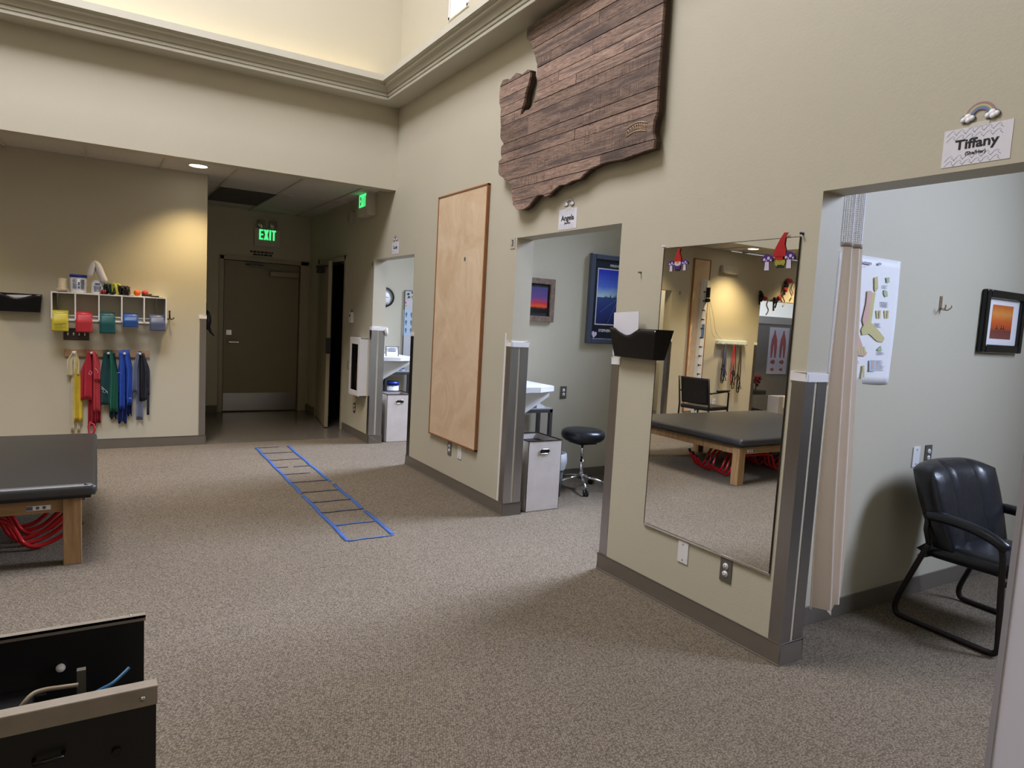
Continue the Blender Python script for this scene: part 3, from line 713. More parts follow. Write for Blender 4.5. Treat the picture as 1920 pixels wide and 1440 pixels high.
# ------------------------------------------------------------------ band shelf
SY = 7.62
def sp(px, py, Y=SY): return at(px, py, 1, Y)
sx0 = sp(95, 547).x; sx1 = sp(313, 558).x; szt = 1.532; szb = 1.268
t = thing('band_shelf', 'white five bay wall shelf holding exercise band rolls', 'wall shelf', ((sx0+sx1)/2, YF, 0))
hw = (sx1-sx0)/2; dep = YF-SY
B().box(-hw, hw, -dep, 0, szt-.012, szt).build('top_board', WHITE, t, bevel=.002)
divs = [sp(x_, 560).x-(sx0+sx1)/2 for x_ in (141, 185.5, 228.5, 270.5)]
for x in [-hw+.006]+divs+[hw-.006]:
    B().box(x-.006, x+.006, -dep, 0 if abs(x) > hw-.01 else 0, szb, szt-.012).build('divider', WHITE, t, bevel=.001)
B().box(-hw, hw, -dep, -dep+.012, szb, szb+.012).build('front_rail', WHITE, t, bevel=.002)
B().cyl((-hw, -dep+.07, szb+.045), (hw, -dep+.07, szb+.045), .008, 10).build('dowel', WHITE, t)
B().box(-hw, hw, -.02, 0, szb, szb+.02).build('rear_rail', WHITE, t, bevel=.002)
for x in (-.43, .39): B().prism([(0, szt-.012), (-.16, szt-.012), (-.145, szt-.03), (-.02, szb+.06), (0, szb+.06)], 0, x-.004, x+.004).build('bracket', mat('bracket_grey', (.3, .3, .28), .4), t)
for x0, x1 in ((0.06, .15), (.40, .52), (.60, .70), (.85, .97)):
    B().box(-hw+2*hw*x0, -hw+2*hw*x1, -dep-.001, -dep+.05, szt, szt+.0015).build('label_strip', mat('brown_label', (.16, .11, .1), .5), t)
rolls = [('yellow', '#c9bd42', 97, 128, 588, 623, True), ('red', '#b8353f', 142, 173, 586, 625, False), ('teal green', '#1f565a', 187, 216, 590, 627, False), ('blue', '#2c549c', 231, 259, 581, 615, False), ('slate grey', '#5a6480', 281, 310, 587, 622, False)]
for cn, col, xa, xb, ya, yb, wr in rolls:
    a = sp(xa, ya, SY-.02); c = sp(xb, yb, SY-.02); cx = (a.x+c.x)/2; wd = abs(c.x-a.x)/2
    m = mat('band_'+cn.replace(' ', '_'), col, .35, var=.08, vscale=5)
    t = thing('band_roll', cn+' exercise band roll hanging in the band shelf', 'exercise band', (cx, SY, 0), 0, 'band rolls in the shelf')
    rz_ = szb+.052
    B().lathe([(.012, -wd), (.04, -wd), (.042, -wd+.002), (.042, wd-.002), (.04, wd), (.012, wd)], (0, .062, rz_), 22, ax=0).build('roll', m, t)
    top = a.z; bot = c.z+.006
    def fn(u, v, top=top, bot=bot, wd=wd):
        x = -wd+2*wd*u
        k = v; return (x*(1+.04*k), .0195-.025*min(1, k*2.5)-.003*sin(k*3+u*2), rz_+.012-(rz_+.012-bot)*k)
    B().grid(fn, 6, 12).build('loose_end', m, t, solid=.0015)
    if wr: B().obox(Vector((0, -.0265, 1.235)), wd*1.5, .0012, .006, (0, -.1, 0)).obox(Vector((-.01, -.0265, 1.222)), wd*1.0, .0012, .004, (0, -.1, 0)).build('printed_line', mat('olive_ink', (.15, .14, .03)), t)

# things on top of the shelf
def on(px, py=545, Y=7.70): q = at(px, py, 1, Y); return q.x
ST = szt+.0016
BEIGE = mat('beige_tape', '#cdbfa4', .6)
t = thing('tape_roll_stack', 'beige stacked roll standing at left end of the band shelf', 'tape roll', (on(117), 7.70, ST))
B().lathe([(0, 0), (.044, 0), (.044, .035), (.037, .038), (.037, .122), (.03, .128), (0, .126)], seg=24).build('roll', BEIGE, t)
B().prism([(.03, 0), (.06, 0), (.035, .05)], 1, -.02, .02).build('loose_tail', BEIGE, t)
LBL = mat('tub_print_blue', '#5a6f9c', .5)
t = thing('wipes_tub', 'white oval tub with blue lid on the band shelf', 'tub', (on(147), 7.70, ST))
B().lathe([(0, 0), (.062, 0), (.066, .01), (.068, .145), (0, .145)], seg=28, sy=.75).build('tub', WHITE, t)
B().lathe([(0, .145), (.072, .145), (.072, .165), (.066, .170), (0, .170)], seg=28, sy=.78).build('lid', mat('lid_blue', '#2438a0', .35), t)
b = B()
for k in range(7): b.box(-.045, -.01, -.0525, -.0465, .125-k*.014, .129-k*.014)
for k in range(8): b.box(.018, .05, -.052, -.038, .12-k*.012, .123-k*.012)
b.box(-.002, .012, -.0535, -.049, .04, .06).box(-.002, .012, -.0535, -.049, .07, .10)
b.build('label_print', LBL, t)
t = thing('wipes_tub', 'white tub with blue print partly covered by draped foam tubes', 'tub', (on(183), 7.70, ST))
B().lathe([(0, 0), (.05, 0), (.053, .01), (.05, .11), (.03, .13), (0, .13)], seg=24, sy=.8).build('tub', WHITE, t)
b = B().box(-.02, .02, -.0435, -.035, .085, .10)
for k in range(5): b.box(-.03, .03, -.0445, -.03, .07-k*.012, .073-k*.012)
b.build('label_print', LBL, t)
q0 = at(180, 500, 1, 7.66)
t = thing('foam_sleeve', 'white foam tube bent over and draped on the shelf tub', 'sleeve', (0, 0, 0))
P = lambda x, y, Y=7.655: at(x, y, 1, Y)
pts = [P(167, 521), P(171, 508), P(175, 497), P(179, 492, 7.67), P(183, 497), P(187, 508), P(193, 522), P(199, 531)]
B().tube(pts, [.028, .032, .036, .038, .036, .034, .034, .030], 12).build('sleeve', mat('sleeve_white', '#d6d2d6', .8), t, sub=1)
b = B()
for dx, dz in ((-4, 0), (0, 0), (4, 0), (0, 4), (0, -3)):
    a = P(179+dx*.6, 501-dz, 7.632); b.tube([a, P(179-dx*.4, 505-dz, 7.632)], .0015, 5)
b.build('stitches', mat('stitch_dark', (.05, .05, .08)), t)
# pile of bands and handles
PILE = [('dark green exercise band wad in the shelf top pile', '#12322f', 192, 216, 535, .085, .9), ('yellow exercise band wad peeking from the shelf top pile', '#c4c458', 209, 226, 532, .095, .8),
        ('black strap wad in the shelf top pile', '#1a1a1d', 220, 243, 537, .075, .9), ('coral tipped red band wad at pile left end', '#a83a36', 188, 200, 544, .035, .7)]
for lab, col, xa, xb, py, r_, fl in PILE:
    a = at(xa, py, 1, 7.70); c = at(xb, py, 1, 7.70); cx = (a.x+c.x)/2; hwid = (c.x-a.x)/2
    t = thing('band_bundle', lab, 'exercise band', (cx, 7.70, ST))
    b = B(); m = mat('pile_'+col, col, .45, var=.3, vscale=20)
    random.seed(hash(lab) % 1000 if False else len(lab))
    for k in range(7):
        ph = random.uniform(0, 6.28); rr = hwid*random.uniform(.5, 1.0)
        b.tube([(rr*cos(a_+ph), .035*sin(a_*1.0+ph*2), max(.009, r_*.6+r_*.55*sin(2*a_+ph))) for a_ in [2*pi*q/12 for q in range(12)]], random.uniform(.006, .011), 6, closed=True)
    b.build('strap', m, t)
b0 = at(257, 546, 1, 7.68)
tag(B().ball((0, 0, 0), .031, 18).build('massage_ball', mat('ball_orange', '#e0682a', .5, bump=.3), loc=(b0.x, 7.68, ST+.031)), 'small orange ball on the band shelf', 'ball')
b0 = at(272, 546, 1, 7.69)
tag(B().ball((0, 0, 0), .031, 18).build('massage_ball', mat('ball_red', '#c43340', .5, bump=.3), loc=(b0.x, 7.69, ST+.031)), 'small red ball right of the orange ball on band shelf', 'ball')
b0 = at(283, 552, 1, 7.66); t = thing('massage_stick', 'thin black stick lying at the right end of band shelf', 'stick', (b0.x, 7.66, ST))
B().cyl((-.03, 0, .007), (.07, 0, .007), .006, 8).build('rod', BLACK, t); B().cyl((-.08, 0, .012), (-.03, 0, .012), .011, 10).build('grip', BLACK, t)
b = B(); random.seed(5)
for k in range(8): b.tube([(random.uniform(-.03, .03), random.uniform(-.02, .02), .004+.02*random.random()) for _ in range(5)], .003, 5)
b0 = at(279, 548, 1, 7.73)
tag(b.build('cord_tangle', mat('cord_dark', (.06, .07, .06), .5), loc=(b0.x, 7.74, ST+.002)), 'tangle of thin dark cord behind the red ball', 'cord')
# coat hook
q = at(318, 592, 1, YF); t = thing('wall_hook', 'dark iron double hook right of the band shelf', 'hook', (q.x, YF, q.z))
IRON = mat('dark_iron', (.03, .022, .018), .45, metal=.7)
B().lathe([(0, 0), (.010, 0), (.008, .006), (0, .008)], (0, 0, .045), 10, ax=1).tube([(0, -.006, .045), (0, -.006, -.03)], .006, 8).build('stem', IRON, t)
for s_ in (-1, 1): B().tube([(0, -.008, -.02), (s_*.016, -.03, -.038), (s_*.03, -.045, -.03), (s_*.036, -.048, -.016)], [.005, .005, .004, .007], 8).build('hook', IRON, t)

# ------------------------------------------------------------------ peg rail and hanging bands
a = at(121, 654, 1, YF); c = at(280, 669, 1, YF)
t = thing('peg_rail', 'pine peg rail holding hanging exercise bands', 'peg rail', ((a.x+c.x)/2, YF, .955))
B().box(-(c.x-a.x)/2, (c.x-a.x)/2, -.02, 0, -.036, .036).build('board', PINE, t, bevel=.002)
pegs = [139, 172, 203, 233, 262]
for p in pegs:
    x = at(p, 661, 1, YF-.03).x-(a.x+c.x)/2
    B().cyl((x, -.02, 0), (x, -.075, .006), .007, 10).lathe([(0, 0), (.012, 0), (.013, .006), (0, .010)], (x, -.075, .006), 12, ax=1).build('peg', WHITE, t)
def strip(b, xt, xb0, xb1, yt, yb, dep, m=0, wt=6, fold=2, amp=.010, mid=None, jag=0):
    """ribbon from pixel (xt, yt) at a peg down to pixels xb0..xb1 at yb, hung dep in front of the wall"""
    n = 14; Y = YF-dep
    def fn(u, v):
        vv = v
        k = min(1, vv*2.2); k = k*k*(3-2*k)
        x0 = (xt-wt/2)*(1-k)+xb0*k; x1 = (xt+wt/2)*(1-k)+xb1*k
        if mid: 
            g = math.exp(-((vv-.5)/.18)**2); x0 = x0-mid*g; x1 = x1+mid*g
        px = x0+(x1-x0)*u; py = yt+(yb-yt)*vv+(3*sin(u*9+yb) if jag and v > .9 else 0)
        yy = Y-amp*sin(u*pi*fold+v*2)*(.35+.65*vv)-.012*(1-vv)
        q = at(px, py, 1, yy); return (q.x, q.y, q.z)
    b.grid(fn, 12, n, m)
def bundle(label, parts):
    t = thing('resistance_band', label, 'exercise band', (0, 0, 0), 0, 'bands hanging from the peg rail')
    for (mname, col, args, kw) in parts:
        b = B()
        for a_ in args: strip(b, *a_, **kw)
        b.build('strand', mat(mname, col, .42, var=.12, vscale=12), t, solid=.0012)
    return t
bundle('pale yellow exercise band bundle on the leftmost peg', [
    ('cream_band', '#d3c9a8', [(138, 125, 136, 658, 705, .045), (140, 138, 149, 658, 703, .05)], {}),
    ('cream_long', '#cfc5a6', [(140, 133, 139, 662, 811, .03), (143, 145, 150, 668, 811, .025)], dict(wt=4, amp=.004)),
    ('yellow_band', '#cdb43c', [(142, 139, 155, 668, 791, .04)], dict(fold=3, amp=.012))])
bundle('red exercise band bundle on the second peg', [
    ('red_band', '#b5303f', [(168, 151, 172, 658, 750, .05), (166, 158, 172, 657, 747, .06)], {}),
    ('red_band_b', '#c2444f', [(176, 176, 188, 658, 713, .07), (176, 175, 188, 660, 772, .045)], {}),
    ('red_dark', '#962633', [(173, 165, 180, 664, 798, .03), (180, 176, 189, 664, 793, .025)], dict(fold=4, amp=.014))])
b = B(); b.tube([at(x, y_, 1, YF-.035) for x, y_ in ((170, 790), (166, 800), (168, 812), (173, 814), (178, 806), (176, 796), (171, 793))], .010, 8, closed=True)
b.build('knot', mat('red_knot', '#b5303f', .45), D.objects['resistance_band.001'])
bundle('dark green exercise band bundle on the middle peg', [
    ('green_band', '#1c4548', [(197, 189, 206, 657, 759, .06), (200, 190, 208, 656, 758, .05)], dict(mid=1)),
    ('green_band_b', '#20604f', [(208, 206, 221, 657, 772, .055)], dict(fold=2, amp=.014)),
    ('green_dark', '#16333f', [(206, 205, 218, 662, 784, .03), (213, 212, 223, 662, 775, .035)], dict(fold=3, jag=1))])
bundle('bright blue exercise band bundle on the fourth peg', [
    ('blue_band', '#2a4fae', [(227, 224, 234, 657, 767, .065), (237, 238, 248, 657, 760, .06)], dict(wt=9, amp=.009)),
    ('blue_band_b', '#2446a0', [(232, 221, 236, 656, 740, .045), (240, 236, 249, 656, 750, .04)], dict(fold=3)),
    ('blue_dark', '#1c2d66', [(230, 221, 238, 700, 792, .03), (240, 238, 247, 700, 778, .025)], dict(fold=4, amp=.014, jag=1))])
bundle('slate grey and black exercise band bundle on the rightmost peg', [
    ('slate_band', '#717993', [(259, 248, 257, 660, 735, .055), (261, 255, 268, 668, 787, .03)], {}),
    ('slate_dark', '#2a2b33', [(262, 261, 272, 659, 752, .045), (266, 264, 276, 662, 750, .05)], dict(fold=3)),
    ('slate_mid', '#474a58', [(268, 272, 281, 662, 740, .04), (270, 275, 280, 700, 778, .035)], dict(fold=2, amp=.014))])
WI = mat('band_print_white', (.75, .75, .8), .5)
def scrib(par, pts, Y=7.725):
    b = B()
    for p in pts: b.tube([at(x, y_, 1, Y) for x, y_ in p], .0016, 4)
    b.build('printed_mark', WI, D.objects[par])
scrib('resistance_band.001', [[(166, 700), (169, 695), (173, 699), (169, 703), (166, 700)], [(178, 690), (182, 694), (184, 698), (181, 699)]], 7.715)
scrib('resistance_band.002', [[(190, 725), (202, 735)], [(190, 729), (194, 731), (193, 735), (197, 737), (199, 733), (202, 738)]], 7.722)
scrib('resistance_band.003', [[(219, 700), (223, 698), (226, 699)], [(241, 747), (245, 746), (247, 749)]], 7.715)

# dark garment hanging behind the end of the wall
t = thing('hanging_bag', 'dark navy bag hanging in the corridor just past wall end', 'bag', (.98, 8.02, 1.32))
NAVY = mat('navy_cloth', '#12101f', .7, var=.3, bump=.4)
B().ball((.035, 0, 0), .09, 14, sx=.5, sz=1.15, jit=.04).build('body', NAVY, t)
B().tube([(.05, 0, -.07), (.075, -.01, -.13), (.11, -.01, -.17)], [.02, .012, .006], 8).build('strap', NAVY, t)
B().tube([(.002, 0, .20), (.03, 0, .19), (.03, 0, .09)], .004, 6).build('loop', NAVY, t)

# ------------------------------------------------------------------ cabinet, thermostat, strobe
t = thing('fire_cabinet', 'white wall cabinet with narrow glazed door near the corridor', 'cabinet', (XW, 7.675, .865), RW)
hw, hh, dp = .175, .335, .085
b = B().box(-hw, hw, -dep*0-.002, 0, -hh, hh).box(-hw, -hw+.008, -dp, 0, -hh, hh).box(hw-.008, hw, -dp, 0, -hh, hh).box(-hw, hw, -dp, 0, hh-.008, hh).box(-hw, hw, -dp, 0, -hh, -hh+.008)
b.build('body', WHITE, t)
b = B().box(-hw, -hw+.055, -dp-.014, -dp, -hh, hh).box(hw-.055, hw, -dp-.014, -dp, -hh, hh).box(-hw+.055, hw-.055, -dp-.014, -dp, hh-.075, hh).box(-hw+.055, hw-.055, -dp-.014, -dp, -hh, -hh+.06)
dr = b.build('door', WHITE, t, bevel=.003)
B().box(-hw+.055, hw-.055, -dp-.008, -dp-.005, -hh+.06, hh-.075).build('pane', GLASS, dr)
B().tube([(-hw+.006, -dp-.014, .04), (-hw+.006, -dp-.035, .04), (-hw+.006, -dp-.035, -.05), (-hw+.006, -dp-.014, -.05)], .003, 6).build('door_handle', BLACK, dr)
t2 = thing('fire_extinguisher', 'red extinguisher inside the glazed white cabinet', 'extinguisher', (XW-.045, 7.675, .54))
B().lathe([(0, 0), (.034, 0), (.036, .02), (.036, .28), (.03, .33), (.018, .34), (.018, .37), (0, .37)], seg=20).build('cylinder', mat('ext_red', '#8a2622', .3), t2)
B().box(-.02, .02, -.03, .03, .37, .40).build('valve', BLACK, t2)
q = at(661, 595, 0, XW)
t = thing('wall_sensor', 'small white wall sensor box with black dot above the cabinet', 'sensor', (XW, q.y, q.z), RW)
B().box(-.045, .045, -.035, 0, -.065, .065).build('case', WHITE, t, bevel=.004)
B().lathe([(0, 0), (.014, 0), (.012, .006), (0, .006)], (.0, -.035, .02), 12, ax=1).build('lens', BLACK, t)
B().tube([(0, -.01, .065), (-.01, -.01, .09)], .006, 6).build('stub', DKSTEEL, t)
q = at(663, 409, 0, XW)
t = thing('wall_alarm', 'small beige box high on corridor wall beside the exit sign', 'alarm', (XW, q.y, q.z), RW)
B().box(-.06, .06, -.06, 0, -.065, .065).build('case', mat('alarm_beige', (.42, .39, .32), .5), t, bevel=.008)
B().box(-.035, .035, -.064, -.06, -.04, .03).build('grille', mat('alarm_beige2', (.34, .31, .26), .5), t)
# vent grille high on the right wall
t = thing('supply_vent', 'white slatted air vent high on the wall above the crown', 'vent', (XW, 5.51, 4.26), RW)
b = B().box(-.19, .19, -.012, 0, -.18, -.15).box(-.19, .19, -.012, 0, .15, .18).box(-.19, -.16, -.012, 0, -.18, .18).box(.16, .19, -.012, 0, -.18, .18); b.build('frame', WHITE, t, bevel=.003)
B().box(-.16, .16, -.002, -.0005, -.15, .15).build('backing', mat('vent_back', (.25, .25, .28)), t)
for k in range(13): B().obox(Vector((-.144+k*.024, -.007, 0)), .012, .003, .3, (0, 0, .6)).build('slat', WHITE, t)

# downlights
for i, (x, y) in enumerate(DOWN):
    t = thing('downlight', ['lit round recessed downlight above the band shelf wall corner', 'second recessed downlight over the strip, out to the left', 'recessed downlight over the mirrored pulley wall', 'recessed downlight farthest out to the left'][i], 'ceiling light', (x, y, ZC+.004))
    B().lathe([(.085, -.004), (.105, -.002), (.105, .0), (.085, .004), (.075, .0)], seg=28).build('ring', WHITE, t)
    B().lathe([(0, -.002), (.078, -.002), (.078, .0), (0, 0)], seg=28).build('lamp', mat('lamp_glow', (1, .95, .85), .5, emit=(1, .93, .8), es=9), t)

# ------------------------------------------------------------------ agility ladder on the carpet
t = thing('agility_ladder', 'blue agility ladder lying flat on the grey carpet', 'agility ladder', (0, 0, 0))
BLUE = mat('ladder_blue', '#3a5fa2', .6, var=.12, vscale=6); RUNG = mat('ladder_rung', '#4a4c66', .6, var=.3, vscale=30)
r0, r1, y0, y1 = (1.445, 1.405), (1.775, 1.725), 7.455, 4.235
def rail(pa, pb, w_, segs):
    b = B(); n = 60
    for (sa, sb) in segs:
        k0, k1 = int(sa*n), int(sb*n)
        def fn(u, v, k0=k0, k1=k1):
            k = (k0+(k1-k0)*v)/n; x = pa[0]+(pb[0]-pa[0])*k; yv = pa[1]+(pb[1]-pa[1])*k
            return (x+(u-.5)*w_+.003*sin(k*37), yv, .0035+.0012*sin(k*90+u*3))
        b.grid(fn, 2, max(2, k1-k0))
    return b
rail((1.44, 7.455), (1.40, 4.225), .029, [(0, .62), (.635, 1)]).build('rail', BLUE, t, solid=.002)
rail((1.775, 7.47), (1.722, 4.25), .029, [(0, .52), (.55, .80), (.82, 1)]).build('rail', BLUE, t, solid=.002)
for k in range(11):
    yv = 7.44-k*(7.44-4.24)/10; yv += .02*sin(k*1.7)
    xa = 1.44-.04*k/10; xb = 1.77-.05*k/10
    if k == 3: spans = [(0, .35), (.5, 1)]
    elif k == 4: spans = [(0, .75)]
    elif k == 0: spans = [(0, .7)]
    else: spans = [(0, 1)]
    b = B()
    for s0, s1 in spans:
        b.grid(lambda u, v, s0=s0, s1=s1: (xa+(xb-xa)*(s0+(s1-s0)*u), yv+.016*(v-.5)+.004*sin(u*11+k), .0045+.001*sin(u*20)), 10, 1)
    b.build('rung', BLUE if k > 8 else RUNG, t, solid=.002)

# ------------------------------------------------------------------ treatment table
TX0, TX1, TY0, TY1 = -2.35, 0.0, 4.33, 6.0
t = thing('treatment_table', 'low black padded treatment table with oak legs', 'treatment table', ((TX0+TX1)/2, (TY0+TY1)/2, 0))
hx, hy = (TX1-TX0)/2, (TY1-TY0)/2
B().box(-hx, hx, -hy, hy, .405, .475).build('cushion', VINYL, t, bevel=.03, seg=5)
B().box(-hx+.03, hx-.03, -hy+.03, hy-.03, .39, .406).build('deck', BLACK, t)
b = [B().box(-hx+.09, hx-.09, s_*(hy-.12)-.012, s_*(hy-.12)+.012, .30, .392).build('side_rail', OAKH, t, bevel=.003) for s_ in (-1, 1)]
for s_ in (-1, 1): B().box(s_*(hx-.12)-.012, s_*(hx-.12)+.012, -hy+.1, hy-.1, .30, .392).build('end_rail', OAK, t, bevel=.003)
for x in (-hx+.12, 0.08, hx-.12):
    for yv in (-hy+.12, hy-.12): B().box(x-.044, x+.044, yv-.044, yv+.044, 0, .40).build('leg', OAK, t, bevel=.004)
s_ = B().box(hx-.33, hx-.22, -hy+.105, -hy+.1075, .32, .345); s_.build('rating_sticker', PAPERW, t)
B().box(hx-.33, hx-.302, -hy+.104, -hy+.1052, .322, .343).cyl((hx-.28, -hy+.1052, .333), (hx-.28, -hy+.104, .333), .009, 10).cyl((hx-.25, -hy+.1052, .333), (hx-.25, -hy+.104, .333), .009, 10).build('sticker_print', mat('sticker_ink', (.12, .12, .14)), t)
for xx, yy in ((hx-.012, -hy+.03), (hx-.03, -hy+.012)):
    B().tube([(xx-.03, yy, .475), (xx, yy, .46), (xx+.006, yy, .43), (xx-.002, yy, .405)], .003, 5).build('seam', VINYL, t)
# red hurdles nested below the table
REDP = mat('hurdle_red', '#d8262c', .25); 
def smooth(pts, n=5):
    pts = [Vector(p) for p in pts]; out = []
    for i in range(len(pts)-1):
        p0 = pts[max(i-1, 0)]; p1 = pts[i]; p2 = pts[i+1]; p3 = pts[min(i+2, len(pts)-1)]
        for k in range(n):
            u = k/n; out.append(.5*((2*p1)+(-p0+p2)*u+(2*p0-5*p1+4*p2-p3)*u*u+(-p0+3*p1-3*p2+p3)*u**3))
    return out+[pts[-1]]
HL = ['nearest of the nested red hurdles under the table', 'second nested red hurdle from the near table leg', 'third nested red hurdle from the near table leg', 'fourth nested red hurdle from the near table leg', 'fifth nested red hurdle from the near table leg', 'farthest nested red hurdle under the treatment table']
for k in range(6):
    oy = 4.74+k*.09; ox = -.37-.03*(k % 3)-.01*k; oz = .012*(k % 2)
    t = thing('training_hurdle', HL[k], 'hurdle', (ox, oy, 0), 0, 'red training hurdles under the table')
    z_ = .20+oz
    pth = [(.28, -.02, .14+.012*k), (.16, 0, .055), (.06, .0, .022), (.0, .01, .05), (-.03, .01, .11), (-.06, .01, .165), (-.13, .01, z_), (-.35, .0, z_+.004), (-.57, -.01, z_), (-.64, 0, .165), (-.67, .0, .11), (-.70, 0, .05), (-.76, 0, .022), (-.86, .02, .055), (-.98, .03, .14)]
    B().tube(smooth(pth, 4), .0125, 9).build('frame', REDP, t)
    for a_, b_ in ((pth[0], pth[1]), (pth[-1], pth[-2])):
        d_ = (Vector(a_)-Vector(b_)).normalized(); B().cyl(Vector(a_)-d_*.012, Vector(a_)+d_*.02, .0145, 10).build('end_cap', BLACK, t)
B_ = B()
random.seed(11)
bag = B().ball((0, 0, 0), .16, 18, sz=.62, sy=1.2, jit=.09)
bag = bag.build('storage_bag', mat('silver_bag', '#a7a8b2', .35, var=.15), loc=(-1.72, 5.34, .1)); tag(bag, 'crumpled pale grey bag under the treatment table seen in mirror', 'bag')

# ------------------------------------------------------------------ foreground black cart
t = thing('equipment_cart', 'open topped black equipment cart with aluminium edging in the foreground', 'cart', (0, 0, 0))
ZT_ = .75
ALU = mat('aluminium_edge', (.36, .32, .275), .42, metal=.55, var=.1, vscale=20)
yf, yr, xr = 1.43, 1.79, .098
B().box(-.9, xr, yf, yf+.018, .04, ZT_-.035).build('front_panel', BLACK, t)
B().box(-.9, xr-.003, yr-.014, yr, .04, ZT_-.006).build('rear_panel', BLACK, t)
B().box(-.9, -.882, yf, yr, .04, ZT_-.02).build('side_panel', BLACK, t)
B().box(-.9, xr-.02, yf, yr, .04, .06).build('base_panel', BLACK, t)
B().box(-.9, xr+.002, yf-.003, yf+.025, ZT_-.003, ZT_).box(-.9, xr+.002, yf-.004, yf-.001, ZT_-.038, ZT_-.001).build('front_edge', ALU, t)
B().box(-.9, xr, yr-.0185, yr+.001, ZT_-.005, ZT_).box(-.9, xr, yr-.0185, yr-.0142, ZT_-.012, ZT_).build('rear_edge', ALU, t)
B().lathe([(0, 0), (.0055, 0), (.005, .003), (0, .004)], (xr-.024, yf-.004, ZT_-.02), 12, ax=1).build('screw', CHROME, t)
B().lathe([(0, 0), (.004, 0), (.003, .002), (0, .003)], (xr-.03, yr-.006, ZT_), 10).build('screw', CHROME, t)
B().tube([(-.10, yf-.002, .655), (-.10, yf-.016, .655), (-.055, yf-.016, .657), (-.055, yf-.002, .657)], .004, 8).build('handle', BLKGLOSS, t)
B().cyl((.03, yf-.001, .632), (.03, yf-.008, .632), .008, 12).build('lock', BLKGLOSS, t)
B().box(-.20, -.12, yr-.30, yr-.014, .42, .62).build('inner_tray', BLACK, t, bevel=.003)
SHB = mat('inner_black_edge', (.07, .07, .07), .3)
B().box(-.33, -.10, yr-.018, yr-.0145, .60, .604).box(-.35, -.08, yr-.018, yr-.0145, .52, .524).box(-.205, -.2, yr-.018, yr-.0145, .45, .60).build('inner_rib', SHB, t)
qa = at(144, 1257, 1, 1.66); qb = at(161, 1257, 1, 1.66)
B().box(qa.x, qb.x, 1.655, 1.67, .30, qa.z).build('inner_post', mat('post_grey', (.10, .09, .075), .5), t)
B().lathe([(0, 0), (.008, .001), (.010, .008), (.006, .016), (0, .018)], (-.072, yr-.016, .66), 12, ax=1).build('white_knob', WHITE, t)
q = lambda x, y_, Y: at(x, y_, 1, Y)
k1 = B().tube(smooth([q(30, 1340, 1.60), q(45, 1318, 1.60), q(62, 1301, 1.61), q(85, 1293, 1.62), q(112, 1289, 1.63), q(147, 1284, 1.63)], 5), .0045, 8)
tag(k1.build('beige_cable', mat('cable_beige', '#8f826c', .5)), 'beige cable curving inside the black cart', 'cable')
k2 = B().tube(smooth([q(176, 1300, 1.60), q(190, 1292, 1.62), (q(212, 1280, 1.64)), q(232, 1262, 1.66), q(242, 1252, 1.67)], 5), .0035, 8)
tag(k2.build('blue_cable', mat('cable_blue', '#1f6088', .4)), 'blue cable curving inside the black cart', 'cable')
# caster feet of the cart
for x in (-.85, .05):
    for yv in (yf+.04, yr-.04): B().cyl((x, yv-.012, .02), (x, yv+.012, .02), .02, 12).build('caster', BLACK, t)

# tall white panel at the right edge of the view
e0 = at(1851, 1440, 0, 1.75); e1 = at(1919, 830, 0, 1.75)
t = thing('privacy_panel', 'tall white freestanding panel at right edge of the view', 'panel', (1.75, e0.y, 0))
B().box(-.015, .015, -.62, -.01, .03, 1.62).build('panel', mat('panel_lavender_white', (.72, .72, .84), .55, var=.04, vscale=3), t)
B().box(-.018, .018, -.012, 0, .0, 1.63).build('edge_strip', mat('panel_edge_grey', (.35, .34, .38), .4), t)
B().box(-.018, .018, -.62, -.61, .0, 1.63).build('edge_strip', mat('panel_edge_grey', (.35, .34, .38), .4), t)
B().box(-.2, .2, -.08, -.03, 0, .03).box(-.2, .2, -.60, -.55, 0, .03).build('foot', mat('panel_foot', (.35, .3, .25)), t)

# ------------------------------------------------------------------ treatment bays
HAMP = mat('hamper_canvas', '#dcd6d4', .8, var=.06, vscale=9, bump=.6, bscale=9)
def hamper(loc, w_, dpt, h_, label, lining):
    t = thing('laundry_hamper', label, 'hamper', loc, 0, 'canvas hampers in the bays')
    b = B(); e = .004
    b.box(0, w_, 0, e, 0, h_).box(0, w_, dpt-e, dpt, 0, h_).box(0, e, 0, dpt, 0, h_).box(w_-e, w_, 0, dpt, 0, h_).box(0, w_, 0, dpt, 0, e)
    b.build('body', HAMP, t)
    B().box(e, w_-e, e, dpt-e, h_-.06, h_-.05).build('lining', mat('hamper_lining', (.02, .014, .012), .6), t)
    b = B(); b.box(0, w_, -.002, .006, h_-.004, h_+.004).box(0, w_, dpt-.006, dpt+.002, h_-.004, h_+.004).box(-.002, .006, 0, dpt, h_-.004, h_+.004).box(w_-.006, w_+.002, 0, dpt, h_-.004, h_+.004)
    b.build('rim', mat('hamper_lining', (.02, .014, .012)), t)
    cx = w_*.48; cz = h_-.085
    def ring(a, c): return [(cx+(c if cos(u) > 0 else -c)+a*cos(u), -.003, cz+a*sin(u)) for u in [2*pi*k/20+.01 for k in range(20)]]
    g = B().tube(ring(.018, .030), .004, 6, closed=True).build('grommet', CHROME, t)
    B().prism([(p[0], p[2]) for p in ring(.015, .030)], 1, -.0035, -.0005).build('hole', DARK, t)
    return t
hamper((2.872, 4.37, 0), .315, .36, .565, 'white canvas hamper in the opening marked three, beside the stool', 0)
hamper((2.875, 7.42, 0), .325, .36, .56, 'white canvas hamper in the farthest bay opening', 0)

